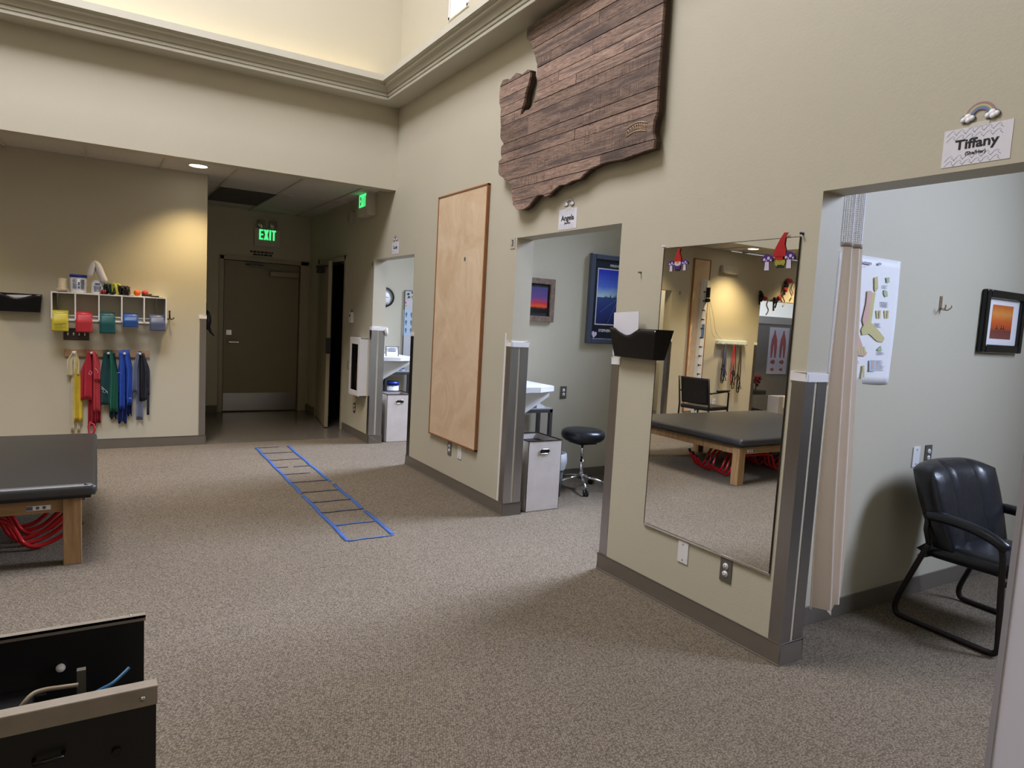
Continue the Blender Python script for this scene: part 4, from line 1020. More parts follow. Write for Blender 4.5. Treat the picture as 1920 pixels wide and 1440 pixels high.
def wall_desk(y0, y1, z, x1, label, br):
    t = thing('wall_desk', label, 'desk', (XB, y0, 0), 0, 'white wall desks in the bays')
    L_ = x1-XB
    B().prism([(0, 0), (L_*.55, 0), (L_, .10), (L_, y1-y0), (0, y1-y0)], 2, z-.045, z).build('desktop', WLAM, t, bevel=.003)
    B().prism([(0, z-.3), (.02, z-.3), (L_-.06, z-.085), (L_-.06, z-.045), (0, z-.045)], 1, .08, .10).build('bracket', WLAM, t, bevel=.002)
    B().prism([(0, z-.3), (.02, z-.3), (L_-.06, z-.085), (L_-.06, z-.045), (0, z-.045)], 1, y1-y0-.12, y1-y0-.10).build('bracket', WLAM, t, bevel=.002)
    return t
wall_desk(4.50, 5.19, .975, 3.24, 'white wall desk in the middle bay above its hamper', 0)
wall_desk(7.50, 8.19, .99, 3.26, 'white wall desk in the farthest bay above its hamper', 0)
# side tables
def side_table(x0, x1, y0, y1, z, label):
    t = thing('side_table', label, 'table', ((x0+x1)/2, (y0+y1)/2, 0), 0, 'steel side tables in the bays')
    hx, hy = (x1-x0)/2, (y1-y0)/2
    B().box(-hx, hx, -hy, hy, z-.008, z).build('tabletop', mat('grey_top', (.35, .35, .37), .3), t)
    B().box(-hx, hx, -hy, -hy+.03, z-.038, z-.008).box(-hx, hx, hy-.03, hy, z-.038, z-.008).build('apron', DKSTEEL, t)
    for sx in (-1, 1):
        for sy in (-1, 1):
            B().box(sx*hx-(.03 if sx > 0 else 0), sx*hx+(.03 if sx < 0 else 0), sy*hy-(.03 if sy > 0 else 0), sy*hy+(.03 if sy < 0 else 0), 0, z-.008).build('leg', DKSTEEL, t)
side_table(3.08, 3.48, 4.94, 5.16, .735, 'grey steel side table behind the middle bay hamper')
side_table(3.0, 3.45, 7.85, 8.17, .79, 'grey steel side table under the farthest bay desk')
q = at(1025, 762, 1, 5.0)
t = thing('charging_dock', 'small white angled dock on the steel side table', 'dock', (3.38, 5.02, .735))
B().prism([(-.05, 0), (.04, 0), (.04, .012), (-.03, .05), (-.045, .05)], 1, -.04, .04).build('body', WHITE, t, bevel=.002)
# stool
t = thing('rolling_stool', 'black round rolling stool with chrome star base', 'stool', (3.76, 4.84, 0))
B().lathe([(0, .445), (.12, .445), (.165, .452), (.192, .475), (.20, .505), (.192, .535), (.16, .552), (.08, .558), (0, .558)], seg=40).build('seat', LEATHER, t)
B().box(-.09, .09, -.09, .09, .425, .446).box(.05, .14, -.02, .02, .425, .44).build('mounting_plate', BLACK, t)
B().cyl((0, 0, .27), (0, 0, .43), .0125, 14).build('piston', CHROME, t)
B().cyl((0, 0, .10), (0, 0, .28), .024, 18).build('column', CHROME, t)
for k in range(5):
    a_ = 2*pi*k/5+.5; ca, sa = cos(a_), sin(a_)
    lg = B().tube([(.01*ca, .01*sa, .12), (.12*ca, .12*sa, .105), (.255*ca, .255*sa, .07)], [.016, .012, .010], 8).build('leg', CHROME, t)
    cs = B().cyl((.255*ca-.022*sa, .255*sa+.022*ca, .026), (.255*ca-.006*sa, .255*sa+.006*ca, .026), .0255, 14).cyl((.255*ca+.022*sa, .255*sa-.022*ca, .026), (.255*ca+.006*sa, .255*sa-.006*ca, .026), .0255, 14)
    cs.cyl((.255*ca, .255*sa, .03), (.255*ca, .255*sa, .07), .006, 8).build('caster', BLACK, lg)
# waste bin with bag
t = thing('waste_bin', 'small grey waste bin with translucent liner behind the hamper', 'waste bin', (3.37, 4.75, 0))
B().lathe([(0, 0), (.085, 0), (.115, .36), (.11, .36), (.08, .01), (0, .01)], seg=20).build('bin', mat('bin_grey', (.12, .13, .14), .4), t)
B().lathe([(.116, .24), (.13, .30), (.124, .375), (.112, .38), (.10, .33)], seg=20).build('liner', mat('liner_film', (.5, .52, .55), .2), t)
# large framed poster in bay 3
t = thing('framed_poster', 'large black framed blue road poster in the middle bay', 'framed picture', (4.33, 5.2, 1.745))
FB = mat('frame_slate', '#4c5365', .35)
w2, h2 = .35, .425
for a in ((-w2, -w2+.05, -h2, h2), (w2-.05, w2, -h2, h2), (-w2+.05, w2-.05, h2-.05, h2), (-w2+.05, w2-.05, -h2, -h2+.05)):
    B().box(a[0], a[1], -.045, 0, a[2], a[3]).build('frame', FB, t, bevel=.006)
B().box(-w2+.05, w2-.05, -.02, -.001, -h2+.05, h2-.05).build('mat_board', mat('poster_navy', '#1b2133', .35), t)
B().box(-.255, .255, -.0215, -.02, -.245, .295).build('white_border', PAPERW, t)
def gradmat(name, stops, ax='Z', size=1.0, emit=0, dist=0):
    m = D.materials.new(name); m.use_nodes = True; N = m.node_tree.nodes; L = m.node_tree.links; p = N['Principled BSDF']
    tc = N.new('ShaderNodeTexCoord'); sp_ = N.new('ShaderNodeSeparateXYZ'); L.new(tc.outputs['Generated'], sp_.inputs[0])
    src = sp_.outputs[ax]
    nz = N.new('ShaderNodeTexNoise'); nz.inputs['Scale'].default_value = 4; L.new(tc.outputs['Generated'], nz.inputs[0])
    ad = N.new('ShaderNodeMath'); ad.operation = 'MULTIPLY_ADD'; L.new(nz.outputs['Fac'], ad.inputs[0]); ad.inputs[1].default_value = dist; L.new(src, ad.inputs[2]); src = ad.outputs[0]
    r_ = N.new('ShaderNodeValToRGB'); L.new(src, r_.inputs[0])
    e = r_.color_ramp.elements
    while len(e) < len(stops): e.new(.5)
    for i, (po, co) in enumerate(stops): e[i].position = po; e[i].color = lin(co)
    L.new(r_.outputs[0], p.inputs['Base Color']); p.inputs['Roughness'].default_value = .35
    return m
B().box(-.245, .245, -.0225, -.0215, .02, .285).build('sky_print', gradmat('poster_sky', [(0, '#d4f0fb'), (.15, '#bfe0f5'), (.45, '#5a7ff0'), (1, '#2a3fd8')], dist=.15), t)
B().box(-.245, .245, -.0225, -.0215, -.235, .02).build('road_print', gradmat('poster_road', [(0, '#1c2660'), (.6, '#2b3f88'), (1, '#3a5596')]), t)
b = B(); random.seed(9)
for k in range(16):
    x = -.16+k*.022; h_ = random.uniform(.01, .045); b.prism([(x, .015), (x+.022, .015), (x+.011, .015+h_)], 1, -.0232, -.0225)
b.build('tree_print', mat('tree_print', '#1a3547', .5), t)
b = B().tube([(-.2, -.0228, -.12), (-.05, -.0228, -.02), (0, -.0228, .01)], .0012, 4).tube([(-.1, -.0228, -.22), (-.02, -.0228, -.06), (0.02, -.0228, .01)], .0012, 4); b.build('road_line', mat('road_line', '#8fa6dd', .5), t)
text('title', 'PERSEVERANCE', .032, t, (0, -.0215, .325), PAPERW, bold=.0006)
text('caption', 'STEPHEN', .036, t, (-.13, -.0215, -.30), PAPERW, bold=.001)
hp = [(.0, -.03), (.028, 0), (.026, .02), (.012, .026), (0, .014), (-.012, .026), (-.026, .02), (-.028, 0)]
q = at(1114, 627, 1, 5.15)
o = B().prism([(x*1.05, z*1.15) for x, z in hp], 1, -.002, 0).build('heart_sticker', mat('heart_lilac', '#ded0ea', .5), loc=(q.x, 5.155-.002, q.z)); o.rotation_euler = (0, .2, 0)
tag(o, 'pale lilac heart sticker on corner of the blue poster frame', 'sticker')
# rustic sunset picture
t = thing('framed_picture', 'rustic wood framed purple sunset picture in the middle bay', 'framed picture', (3.425, 5.2, 1.695))
RUS = wood('rustic_frame', '#5c4a40', '#8d7766', 8, (6, 6, 3), .6)
w2, h2 = .165, .195
for a in ((-w2, -w2+.05, -h2, h2), (w2-.05, w2, -h2, h2), (-w2+.05, w2-.05, h2-.05, h2), (-w2+.05, w2-.05, -h2, -h2+.05)):
    B().box(a[0], a[1], -.03, 0, a[2], a[3]).build('frame', RUS, t, bevel=.003)
B().box(-w2+.05, w2-.05, -.015, -.001, -h2+.05, h2-.05).build('mat_board', INK, t)
B().box(-.09, .09, -.0162, -.015, -.115, .115).build('photo_print', gradmat('sunset_purple', [(0, '#0a0810'), (.22, '#1a0f18'), (.30, '#e8592a'), (.42, '#c23a4a'), (.62, '#6c4a86'), (1, '#4a4a80')], dist=.1), t)
# farthest bay
t = thing('wall_clock', 'round black rimmed wall clock partly hidden in the farthest bay', 'clock', (3.09, 8.2, 1.70))
B().lathe([(.105, 0), (.118, .005), (.125, .02), (.118, .032), (.105, .028)], (0, 0, 0), 32, ax=1).build('rim', BLACK, t)
B().lathe([(0, .012), (.106, .012), (.106, .0), (0, 0)], (0, 0, 0), 32, ax=1).build('face', PAPERW, t)
B().box(-.002, .002, -.016, -.013, 0, .07).obox(Vector((.025, -.015, 0)), .05, .002, .004).build('hands', INK, t)
t = thing('bay_mirror_board', 'tall white magnetic board with small magnets in the farthest bay', 'board', (3.56, 8.2, 0))
B().box(-.20, .20, -.012, 0, .93, 1.80).build('board', mat('board_white', (.6, .6, .62), .2), t)
B().box(-.205, -.198, -.016, 0, .925, 1.805).box(.198, .205, -.016, 0, .925, 1.805).box(-.2, .2, -.016, 0, 1.798, 1.805).build('frame', DKSTEEL, t)
for (px, py, col, r_) in ((766, 551, '#20242a', .014), (767, 557, '#20402a', .014), (774, 556, '#c5c832', .014), (761, 567, '#d66a9a', .012), (762, 573, '#e0b040', .01), (773, 549, '#303030', .01)):
    q = at(px, py, 1, 8.185); o = B().lathe([(0, 0), (r_, 0), (r_*.9, .008), (0, .009)], (0, 0, 0), 12, ax=1).build('magnet', mat('mag'+col, col, .4), loc=(q.x, 8.188, q.z))
    tag(o, {'#20242a': 'black magnet high on the farthest bay board', '#20402a': 'dark green magnet on the farthest bay board', '#c5c832': 'yellow green magnet on the farthest bay board', '#d66a9a': 'pink flower magnet on the farthest bay board', '#e0b040': 'amber magnet below the pink flower magnet', '#303030': 'charcoal magnet at board top in the farthest bay'}[col], 'magnet')
q = at(762, 605, 1, 8.185)
t = thing('anatomy_sheet', 'small pale blue figure sheet pinned on the farthest bay board', 'poster', (q.x+.03, 8.187, q.z))
B().box(-.075, .075, -.001, 0, -.165, .165).build('paper', mat('sheet_blue', '#bcd0e2', .5), t)
b = B()
for i in range(2):
    for j in range(3): b.prism([(-.035+i*.07+.012*cos(a)*(1+.4*sin(3*a)), .10-j*.1+.035*sin(a)) for a in [2*pi*k/12 for k in range(12)]], 1, -.0018, -.001)
b.build('figure_print', mat('fig_grey', '#5f7f96', .5), t)
q = at(736, 658, 1, 7.75)
t = thing('framed_card', 'small black framed card standing on the farthest bay desk', 'framed card', (3.03, 7.72, .991))
B().obox(Vector((0, 0, .056)), .15, .006, .11, (-.15, 0, 0)).build('card', PAPERW, t)
b = B(); b.obox(Vector((-.077, -.001, .056)), .006, .01, .118, (-.15, 0, 0)).obox(Vector((.077, -.001, .056)), .006, .01, .118, (-.15, 0, 0)).obox(Vector((0, -.0095, .113)), .16, .01, .006).obox(Vector((0, .0075, .003)), .16, .01, .006)
b.build('frame', BLACK, t)
b = B()
for k in range(6): b.obox(Vector((random.uniform(-.015, .015), -.006+.0015*(2.5-k)*-1, .095-k*.014)), random.uniform(.06, .11), .002, .004, (-.15, 0, 0))
b.build('print', mat('card_ink', '#6a7590'), t)
t = thing('white_ornament', 'white stacked ornament beside the framed card', 'ornament', (2.95, 7.86, .991))
for k in range(6): B().ball((0.006*(k % 2), 0, .022+k*.034), .03-.002*k, 12, sz=.75).build('bead', WHITE, t)
t = thing('supply_tub', 'white tub with blue lid behind the farthest hamper', 'tub', (3.12, 7.95, 0))
B().lathe([(0, .0), (.09, 0), (.1, .02), (.1, .62), (0, .62)], seg=24).build('tub', WHITE, t); B().lathe([(0, .62), (.105, .62), (.105, .66), (0, .665)], seg=24).build('lid', mat('lid_blue', '#2438a0'), t)
t = thing('supply_bottle', 'small blue labelled bottle under the farthest bay desk', 'bottle', (3.27, 7.98, .79))
B().lathe([(0, 0), (.03, 0), (.032, .01), (.032, .08), (.015, .1), (.012, .12), (0, .12)], seg=16).build('bottle', WHITE, t); B().lathe([(.0325, .02), (.0325, .07)], seg=16).build('label', mat('lab_blue', '#4666b0'), t)
t = thing('supply_bottle', 'small white bottle left of the blue labelled bottle', 'bottle', (3.18, 7.98, .79))
B().lathe([(0, 0), (.03, 0), (.032, .01), (.032, .06), (.015, .075), (.012, .085), (0, .085)], seg=16).build('bottle', WHITE, t); B().lathe([(.0325, .015), (.0325, .05)], seg=16).build('label', mat('lab_pink', '#8c7ba8'), t)

# ------------------------------------------------------------------ bay T : curtain, poster, hook, picture, chair
CUR = mat('curtain_cloth', '#f6efe6', .85, var=.05, vscale=4); MESHM = mat('curtain_mesh', '#f2f0f2', .8)
translucent(CUR, '#f0dccb', .45)
t = thing('cubicle_curtain', 'gathered cream cubicle curtain with white mesh top at the opening', 'curtain', (2.98, 1.93, 0))
def cfn(u, v, wid=.17):
    z = 1.92-1.76*v; k = v
    cx = .03+.10*k; wdt = .075+.055*k-.02*max(0, k-.75)*4
    x = cx+(u-.5)*2*wdt; yv = .025*sin(u*pi*5+.5*sin(v*3))*(.6+.5*v)+.02*cos(u*7)*v
    return (x, yv, z+.03*u*(1 if v > .97 else 0)-.03*(u > .3)*(u < .6)*(v > .97))
B().grid(cfn, 40, 26).build('cloth', CUR, t)
b = B()
nw, nh = 22, 16
def mfn(u, v): 
    x = .0+(u-.5)*.15+.012*v; yv = .014*sin(u*pi*4); z = 2.62-.70*v+.0; return Vector((x, yv, z))
for i in range(nw+1):
    b.tube([mfn(i/nw, v/12) for v in range(13)], .0022, 4, caps=False)
for j in range(72): b.tube([mfn(u/10, j/71)+Vector((0, 0, .004*((u) % 2))) for u in range(11)], .0020, 4, caps=False)
b.build('mesh_top', MESHM, t)
B().grid(lambda u, v: tuple(mfn(u, .972+.028*v)+Vector((.012*0, -.004, 0))), 20, 1).build('header_tape', mat('header_tape', '#a99b8b', .8), t, solid=.004)
tr = B().box(2.86, 2.90, .6, 2.05, 2.62, 2.65).build('curtain_track', WHITE)
tag(tr, 'white curtain track hidden above the curtained opening', 'curtain track')
for i, yy in enumerate((.7, 2.0)): B().box(-.005, .005, -.005, .005, 0, .205).build('hanger', WHITE, tr, loc=(2.88, yy, 2.65))
# foot anatomy poster
t = thing('foot_poster', 'foot and ankle anatomy poster on the wall behind the curtain', 'poster', (3.40, 2.08, 1.595))
W_, H_ = .275, .33
def pfn(u, v): return (-W_+2*W_*u, -.003-.006*sin(v*pi)*u-.004*sin(u*9)*(v > .9), H_-2*H_*v)
B().grid(pfn, 16, 16).build('paper', PAPERW, t, solid=.0008)
YEL = mat('poster_yellow', '#c9c08a', .5); PNK = mat('poster_pink', '#d4ada2', .5); GRY = mat('poster_grey', '#9b9cab', .5); GRN = mat('poster_green', '#a8bb9a', .5); LBLU = mat('poster_lblue', '#b5c6d8', .5)
def poly(b, pts, m=0, y=-.0115, dz=0, dx=0, s=1): b.prism([(p[0]*s+dx, p[1]*s+dz) for p in pts], 1, y, y+.0006, m)
# pixel driven outlines of the printed feet on the poster sheet
def pp(l): return [((q := at(x, y_, 1, 2.068)).x-3.40, q.z-1.595) for x, y_ in l]
b = B()
poly(b, pp([(1626, 547), (1642, 549), (1634, 605), (1650, 622), (1659, 634), (1655, 642), (1645, 640), (1630, 626), (1617, 628), (1615, 618), (1624, 602)]), 0)
poly(b, pp([(1627, 545), (1635, 546), (1628, 600), (1620, 612), (1617, 600), (1624, 570)]), 1, -.0122)
poly(b, pp([(1604, 580), (1611, 580), (1610, 625), (1618, 650), (1626, 662), (1622, 668), (1608, 666), (1601, 658)]), 1)
for k in range(4): poly(b, pp([(1603+k*5, 650), (1606+k*5, 650), (1609+k*5, 664), (1605+k*5, 664)]), 0, -.0122)
poly(b, pp([(1640, 520), (1646, 518), (1647, 540), (1643, 547), (1640, 544)]), 0)
poly(b, pp([(1658, 543), (1664, 546), (1665, 556), (1660, 557), (1657, 550)]), 3)
poly(b, pp([(1662, 520), (1668, 520), (1668, 530), (1663, 530)]), 3)
for x0 in (1643, 1658): 
    poly(b, pp([(x0, 582), (x0+3, 582), (x0+4, 597), (x0+1, 597)]), 0); poly(b, pp([(x0+6, 582), (x0+9, 582), (x0+8, 597), (x0+5, 597)]), 0)
poly(b, pp([(1645, 655), (1652, 648), (1654, 658), (1646, 658)]), 3)
poly(b, pp([(1617, 685), (1621, 685), (1621, 708), (1617, 708)]), 0)
poly(b, pp([(1630, 675), (1641, 675), (1641, 696), (1630, 696)]), 4); poly(b, pp([(1634, 677), (1638, 677), (1638, 692), (1634, 692)]), 1, -.0122)
b.build('anatomy_print', [YEL, PNK, GRY, GRN, LBLU], t)
b = B()
for (x0, y0, n_, l_) in ((1651, 566, 5, 18), (1642, 676, 9, 17), (1640, 540, 1, 8), (1618, 500, 1, 6), (1640, 606, 4, 12), (1645, 660, 3, 14), (1603, 677, 3, 10), (1655, 535, 3, 10)):
    for k in range(n_):
        a_ = at(x0, y0+k*2.2, 1, 2.068); c_ = at(x0+l_*random.uniform(.7, 1), y0+k*2.2+.8, 1, 2.068)
        b.box(a_.x-3.40, c_.x-3.40, -.0118, -.0112, a_.z-1.595-.0012, a_.z-1.595+.0008)
for (x0, x1, yy, hh_) in ((1606, 1618, 487, 5), (1620, 1635, 490, 6), (1647, 1653, 492, 6)):
    a_ = at(x0, yy, 1, 2.068); c_ = at(x1, yy, 1, 2.068); b.box(a_.x-3.40, c_.x-3.40, -.0118, -.0112, a_.z-1.595-.012, a_.z-1.595)
b.build('text_print', GRY, t)
# robe hook
q = at(1763, 570, 1, 2.08); t = thing('robe_hook', 'brass double robe hook on the wall between poster and sunset picture', 'hook', (q.x, 2.08, q.z))
BR = mat('satin_brass', (.55, .42, .3), .3, metal=.9)
B().box(-.012, .012, -.005, 0, -.035, .045).build('plate', BR, t, bevel=.002)
for s_ in (-1, 1): B().tube(smooth([(0, -.005, -.02), (s_*.015, -.03, -.035), (s_*.03, -.045, -.02), (s_*.034, -.047, -.004)], 3), .004, 8).build('prong', BR, t)
# sunset picture
a = at(1845, 546, 1, 2.08); c = at(1905, 663, 1, 2.08)
t = thing('framed_picture', 'black framed orange sunset picture at the right of the bay wall', 'framed picture', (4.855, 2.08, 1.653))
w2, h2 = .258, .19
w2, h2 = .262, .192
for a_ in ((-w2, -w2+.05, -h2, h2), (w2-.05, w2, -h2, h2), (-w2+.05, w2-.05, h2-.05, h2), (-w2+.05, w2-.05, -h2, -h2+.05)):
    B().box(a_[0], a_[1], -.035, 0, a_[2], a_[3]).build('frame', BLKGLOSS, t, bevel=.008)
B().box(-w2+.05, w2-.05, -.012, -.001, -h2+.05, h2-.05).build('mat_board', PAPERW, t)
B().box(-.135, .135, -.013, -.012, -.105, .105).build('photo_print', gradmat('sunset_orange', [(0, '#8a5048'), (.30, '#7a4038'), (.36, '#b8502a'), (.6, '#dd6a2c'), (.8, '#e89a4a'), (1, '#d8722e')], dist=.12), t)
b = B()
for x_ in (-.06, 0.0, .03): b.box(x_-.002, x_+.002, -.0138, -.013, -.04, -.02).box(x_-.01, x_+.01, -.0138, -.013, -.044, -.038)
b.build('boat_print', INK, t)
# leather guest chair (sled base), facing -Y
t = thing('guest_chair', 'black leather sled base guest chair against the bay wall', 'chair', (4.02, 1.68, 0), radians(-4))
def cush(b, w_, n_, fn): b.grid(fn, n_, n_)
# backrest
def backf(side):
    def fn(u, v):
        x = -.285+.57*u; a_ = (u-.5)*2; z = .42+.40*v; hgt = .03*(1-a_**4)*v
        lean = .10+.13*v+.05*(v-.5)**2*0; pad = .045*(1-abs(a_)**5)*(1-abs(2*v-1)**6)**.5 if 0 <= v <= 1 else 0
        pad -= .016*math.exp(-((abs(a_)-.42)/.05)**2)
        roll = .03*sin(max(0, (v-.8)/.2)*pi/2)
        yv = lean+.05*(-a_*a_)*.9*0-.05*a_*a_+(-.055-pad if side else .05)+roll*(-1 if side else 1)*0
        z += hgt; w_ = .88+.16*sin(v*pi*.62)
        return (x*w_, yv, z)
    return fn
b = B(); b.grid(backf(True), 24, 20); b.grid(backf(False), 24, 20)
fF, fB_ = backf(True), backf(False)
for s_ in (0, 1):
    b.grid(lambda u, v, s_=s_: tuple(Vector(fF(s_, v))*(1-u)+Vector(fB_(s_, v))*u+Vector(((.02 if s_ else -.02)*sin(u*pi)*max(0,sin(v*pi))**.4, 0, 0))), 4, 20)
    b.grid(lambda u, v, s_=s_: tuple(Vector(fF(u, s_))*(1-v)+Vector(fB_(u, s_))*v+Vector((0, 0, (.02 if s_ else -.02)*sin(v*pi)*max(0,sin(u*pi))**.4))), 24, 4)
b.build('backrest', LEATHER, t)
for sx in (-.42, .42):
    B().tube([tuple(Vector(fF(.5+sx/2, k/14))+Vector((0, .004, 0))) for k in range(15)], .005, 6).build('seam', mat('seam_black', (.004, .004, .005), .5), t)
b = B()
def seatf(top):
    def fn(u, v):
        a_ = 2*u-1; c_ = 2*v-1
        pad = .06*(1-a_**6)**.5*(1-c_**6)**.5 if abs(a_) < 1 and abs(c_) < 1 else 0
        return (.27*a_, -.30+.50*(1-v)*1.0-.02, .40+(pad if top else -pad*.8)+.015*(v))
    return fn
b.grid(seatf(True), 20, 20); b.grid(seatf(False), 20, 20); b.build('seat', LEATHER, t)
FR = mat('chair_frame_brown_black', (.014, .010, .009), .4)
for s_ in (-1, 1):
    x = s_*.30
    pth = smooth([(x, .10, .45), (x, .16, .30), (x, .235, .10), (x, .235, .03), (x, .19, .016), (x, 0, .016), (x, -.22, .016), (x, -.27, .03), (x, -.275, .09), (x, -.262, .30), (x, -.25, .50), (x, -.22, .555), (x, -.15, .575)], 4)
    B().tube(pth, .0145, 10).build('sled_frame', FR, t)
    pth = smooth([(x, .13, .60), (x, .02, .605), (x, -.10, .595), (x, -.20, .57), (x, -.27, .535)], 4)
    B().tube(pth, [.02]+[.027]*(len(pth)-2)+[.018], 12).build('armrest', LEATHER, t)
    B().tube([(x, .12, .60), (x, .122, .52), (x, .10, .45)], .013, 8).build('arm_post', FR, t)
B().tube([(-.30, .14, .37), (.30, .14, .37)], .012, 8).tube([(-.30, -.262, .36), (.30, -.262, .36)], .012, 8).build('cross_bar', FR, t)

# ------------------------------------------------------------------ world seen in the mirror (far left of the room)
mm = lambda px, py, Y=YF: at(px, py, 1, Y, True)
# white box with ladder board and pulley
t = thing('pulley_board', 'tall plywood board behind the white pulley track seen in mirror', 'board', (-2.92, YF-.0015, 0))
B().box(-.17, .17, -.02, 0, .20, 2.61).build('panel', BIRCH, t); B().box(-.185, -.17, -.026, 0, .19, 2.62).box(.17, .185, -.026, 0, .19, 2.62).box(-.185, .185, -.026, 0, 2.61, 2.625).build('edge_trim', CHERRY, t)
t = thing('pulley_track', 'white vertical pulley track with black notches seen in mirror', 'exercise machine', (-2.955, YF-.0545, 0))
B().box(-.05, .045, -.05, .03, .10, 2.30).build('channel', mat('track_white', (.70, .74, .80), .3), t, bevel=.004)
for k in range(14): B().box(-.02, .05, -.053, -.05, .22+k*.145, .228+k*.145).box(.03, .055, -.06, -.05, .215+k*.145, .235+k*.145).build('notch', INK, t)
B().box(-.05, -.0, -.07, -.05, 2.18, 2.29).build('top_bracket', WHITE, t); B().box(-.035, -.005, -.11, -.05, 2.02, 2.18).cyl((-.02, -.11, 1.98), (-.02, -.05, 1.98), .03).build('pulley', BLACK, t)
B().tube(smooth([(-.03, -.10, 1.98), (-.08, -.10, 1.72), (-.18, -.09, 1.45), (-.40, -.03, 1.37)], 5), .003, 5).tube(smooth([(-.05, -.10, 1.98), (-.15, -.10, 1.75), (-.26, -.09, 1.48), (-.48, -.03, 1.37)], 5), .003, 5).build('cable', mat('cable_pale', (.45, .43, .38)), t)
B().box(-.03, .035, -.052, -.049, 1.38, 1.60).box(-.03, .035, -.052, -.049, .68, .74).build('printed_label', LBL, t)
# band rack
t = thing('band_rack', 'white slotted wall rack holding straps seen in mirror', 'rack', (-3.72, YF, 1.32))
B().box(-.345, .345, -.07, 0, -.03, .045).build('body', mat('rack_white', (.68, .76, .76), .35), t, bevel=.012)
for k in range(14): B().box(-.30+k*.04, -.285+k*.04, -.115, -.07, -.03, -.018).box(-.30+k*.04, -.285+k*.04, -.115, -.105, -.03, .0).build('prong', mat('rack_white', (.68, .76, .76)), t)
def hang(label, x, cols, zb, seed):
    t = thing('hanging_strap', label, 'exercise strap', (x, YF-.095, 1.30), 0, 'straps on the slotted rack')
    random.seed(seed)
    for i, c in enumerate(cols):
        m = mat('strap'+c, c, .5); b = B(); x0 = random.uniform(-.025, .025); l_ = 1.30-zb-random.uniform(0, .15)
        b.tube(smooth([(-.008+x0*.3, 0, 0), (x0-.02, -.01, -l_*.4), (x0-.03, -.01, -l_*.9), (x0, -.01, -l_), (x0+.03, -.01, -l_*.9), (x0+.02, -.01, -l_*.4), (.008+x0*.3, 0, 0)], 4), .007, 6)
        b.build('strap', m, t)
    b = B()
    for k in range(3):
        zc = -(1.30-zb)+.12+k*.09; xc = random.uniform(-.04, .04); b.tube([(xc-.04, -.02, zc-.04), (xc, -.02, zc+.05), (xc+.04, -.02, zc-.04)], .008, 6, closed=True)
    b.build('hand_grip', BLACK, t)
hang('grey, black and violet strap bunch on the mirrored rack', -3.50, ['#5d6a7c', '#101013', '#3a359a', '#777f8c'], .62, 1)
hang('red topped strap bunch on the middle of mirrored rack', -3.74, ['#b8303c', '#3a2420', '#c24850'], .55, 2)
hang('thin dark strap bunch at right of mirrored rack', -3.88, ['#2c2a26', '#4c4030'], .48, 4)
# emergency light
t = thing('emergency_light', 'beige twin emergency light high on the mirrored wall', 'emergency light', (-3.54, YF, 2.50))
B().box(-.20, .08, -.06, 0, -.06, .07).build('case', mat('em_beige', (.55, .52, .42), .5), t, bevel=.01); B().box(.085, .20, -.08, -.01, -.05, .07).build('lamp_head', mat('lamp_head_pale', (.5, .49, .45), .2), t, bevel=.012)
outlet('wall_outlet', 'white outlet low on the mirrored wall under the straps', (-3.46, YF, .33), 0, WHITE)
# mesh back chair in front of the rack
q = at(1320, 762, 2, .45, True)
t = thing('visitor_chair', 'black mesh back visitor chair seen in the mirror', 'chair', (q.x, q.y, 0), radians(-98))
MB = mat('mesh_black', (.02, .019, .02), .6, var=.4, vscale=50)
B().box(-.23, .23, -.24, .22, .42, .475).build('seat', MB, t, bevel=.02, seg=3)
B().grid(lambda u, v: (-.22+.44*u, .22+.06*v+.03*(2*u-1)**2*-1, .50+.36*v), 12, 12).build('backrest', MB, t, solid=.018)
for sx in (-1, 1):
    B().tube([(sx*.24, .27, .86), (sx*.24, .22, .48), (sx*.24, .24, 0)], .012, 8).build('leg', BLACK, t)
    B().tube([(sx*.24, -.22, 0), (sx*.24, -.22, .66), (sx*.24, -.17, .68), (sx*.24, .21, .66)], .012, 8).build('leg', BLACK, t)
    B().box(sx*.24-.022, sx*.24+.022, -.22, .05, .68, .70).build('armrest', BLACK, t, bevel=.006)
# office beyond the right hand mirrored opening
b = B(); b.box(XL, .83, 11.5, 11.6, 0, .9).box(XL, .83, 11.5, 11.6, 2.3, 2.9).box(XL, -6.6, 11.5, 11.6, .9, 2.3).box(-3.9, .83, 11.5, 11.6, .9, 2.3)
b.box(XL-.1, XL, YF+.15, 11.6, 0, 2.9).box(-3.5, -3.4, YF+.15, 11.6, 0, 2.9); struct(b.build('wall_office', PAINT))
b = B(); b.box(XL, .83, YF+.15, 11.6, 2.85, 2.95); struct(b.build('ceiling_office', TILE))
b = B().box(-6.6, -3.9, 11.5, 11.56, .9, .95).box(-6.6, -3.9, 11.5, 11.56, 2.25, 2.3).box(-6.6, -6.55, 11.5, 11.56, .9, 2.3).box(-3.95, -3.9, 11.5, 11.56, .9, 2.3).box(-5.27, -5.23, 11.5, 11.56, .9, 2.3)
wf = struct(b.build('window_4', WHITE)); B().box(-6.55, -3.95, 11.53, 11.535, .95, 2.25).build('pane', GLASS, wf)
t = thing('office_partition', 'grey fabric office partition with pale top seen in mirror', 'partition', (-5.6, 8.75, 0))
GF = mat('partition_grey', (.20, .20, .21), .9, var=.05)
B().box(-1.3, 1.2, 0, .06, 0, 1.70).build('panel', GF, t); B().box(-1.3, 1.2, -.01, .07, 1.70, 1.84).build('top_rail', mat('partition_rail', (.36, .37, .40), .5), t)
pc = at(1460, 658, 1, 8.74, True)
t = thing('muscle_poster', 'thigh muscle anatomy poster on the grey partition in mirror', 'poster', (pc.x, 8.745, pc.z))
B().box(-.30, .30, -.002, 0, -.46, .46).build('paper', mat('poster_paper_blue', '#c6cbea', .5), t)
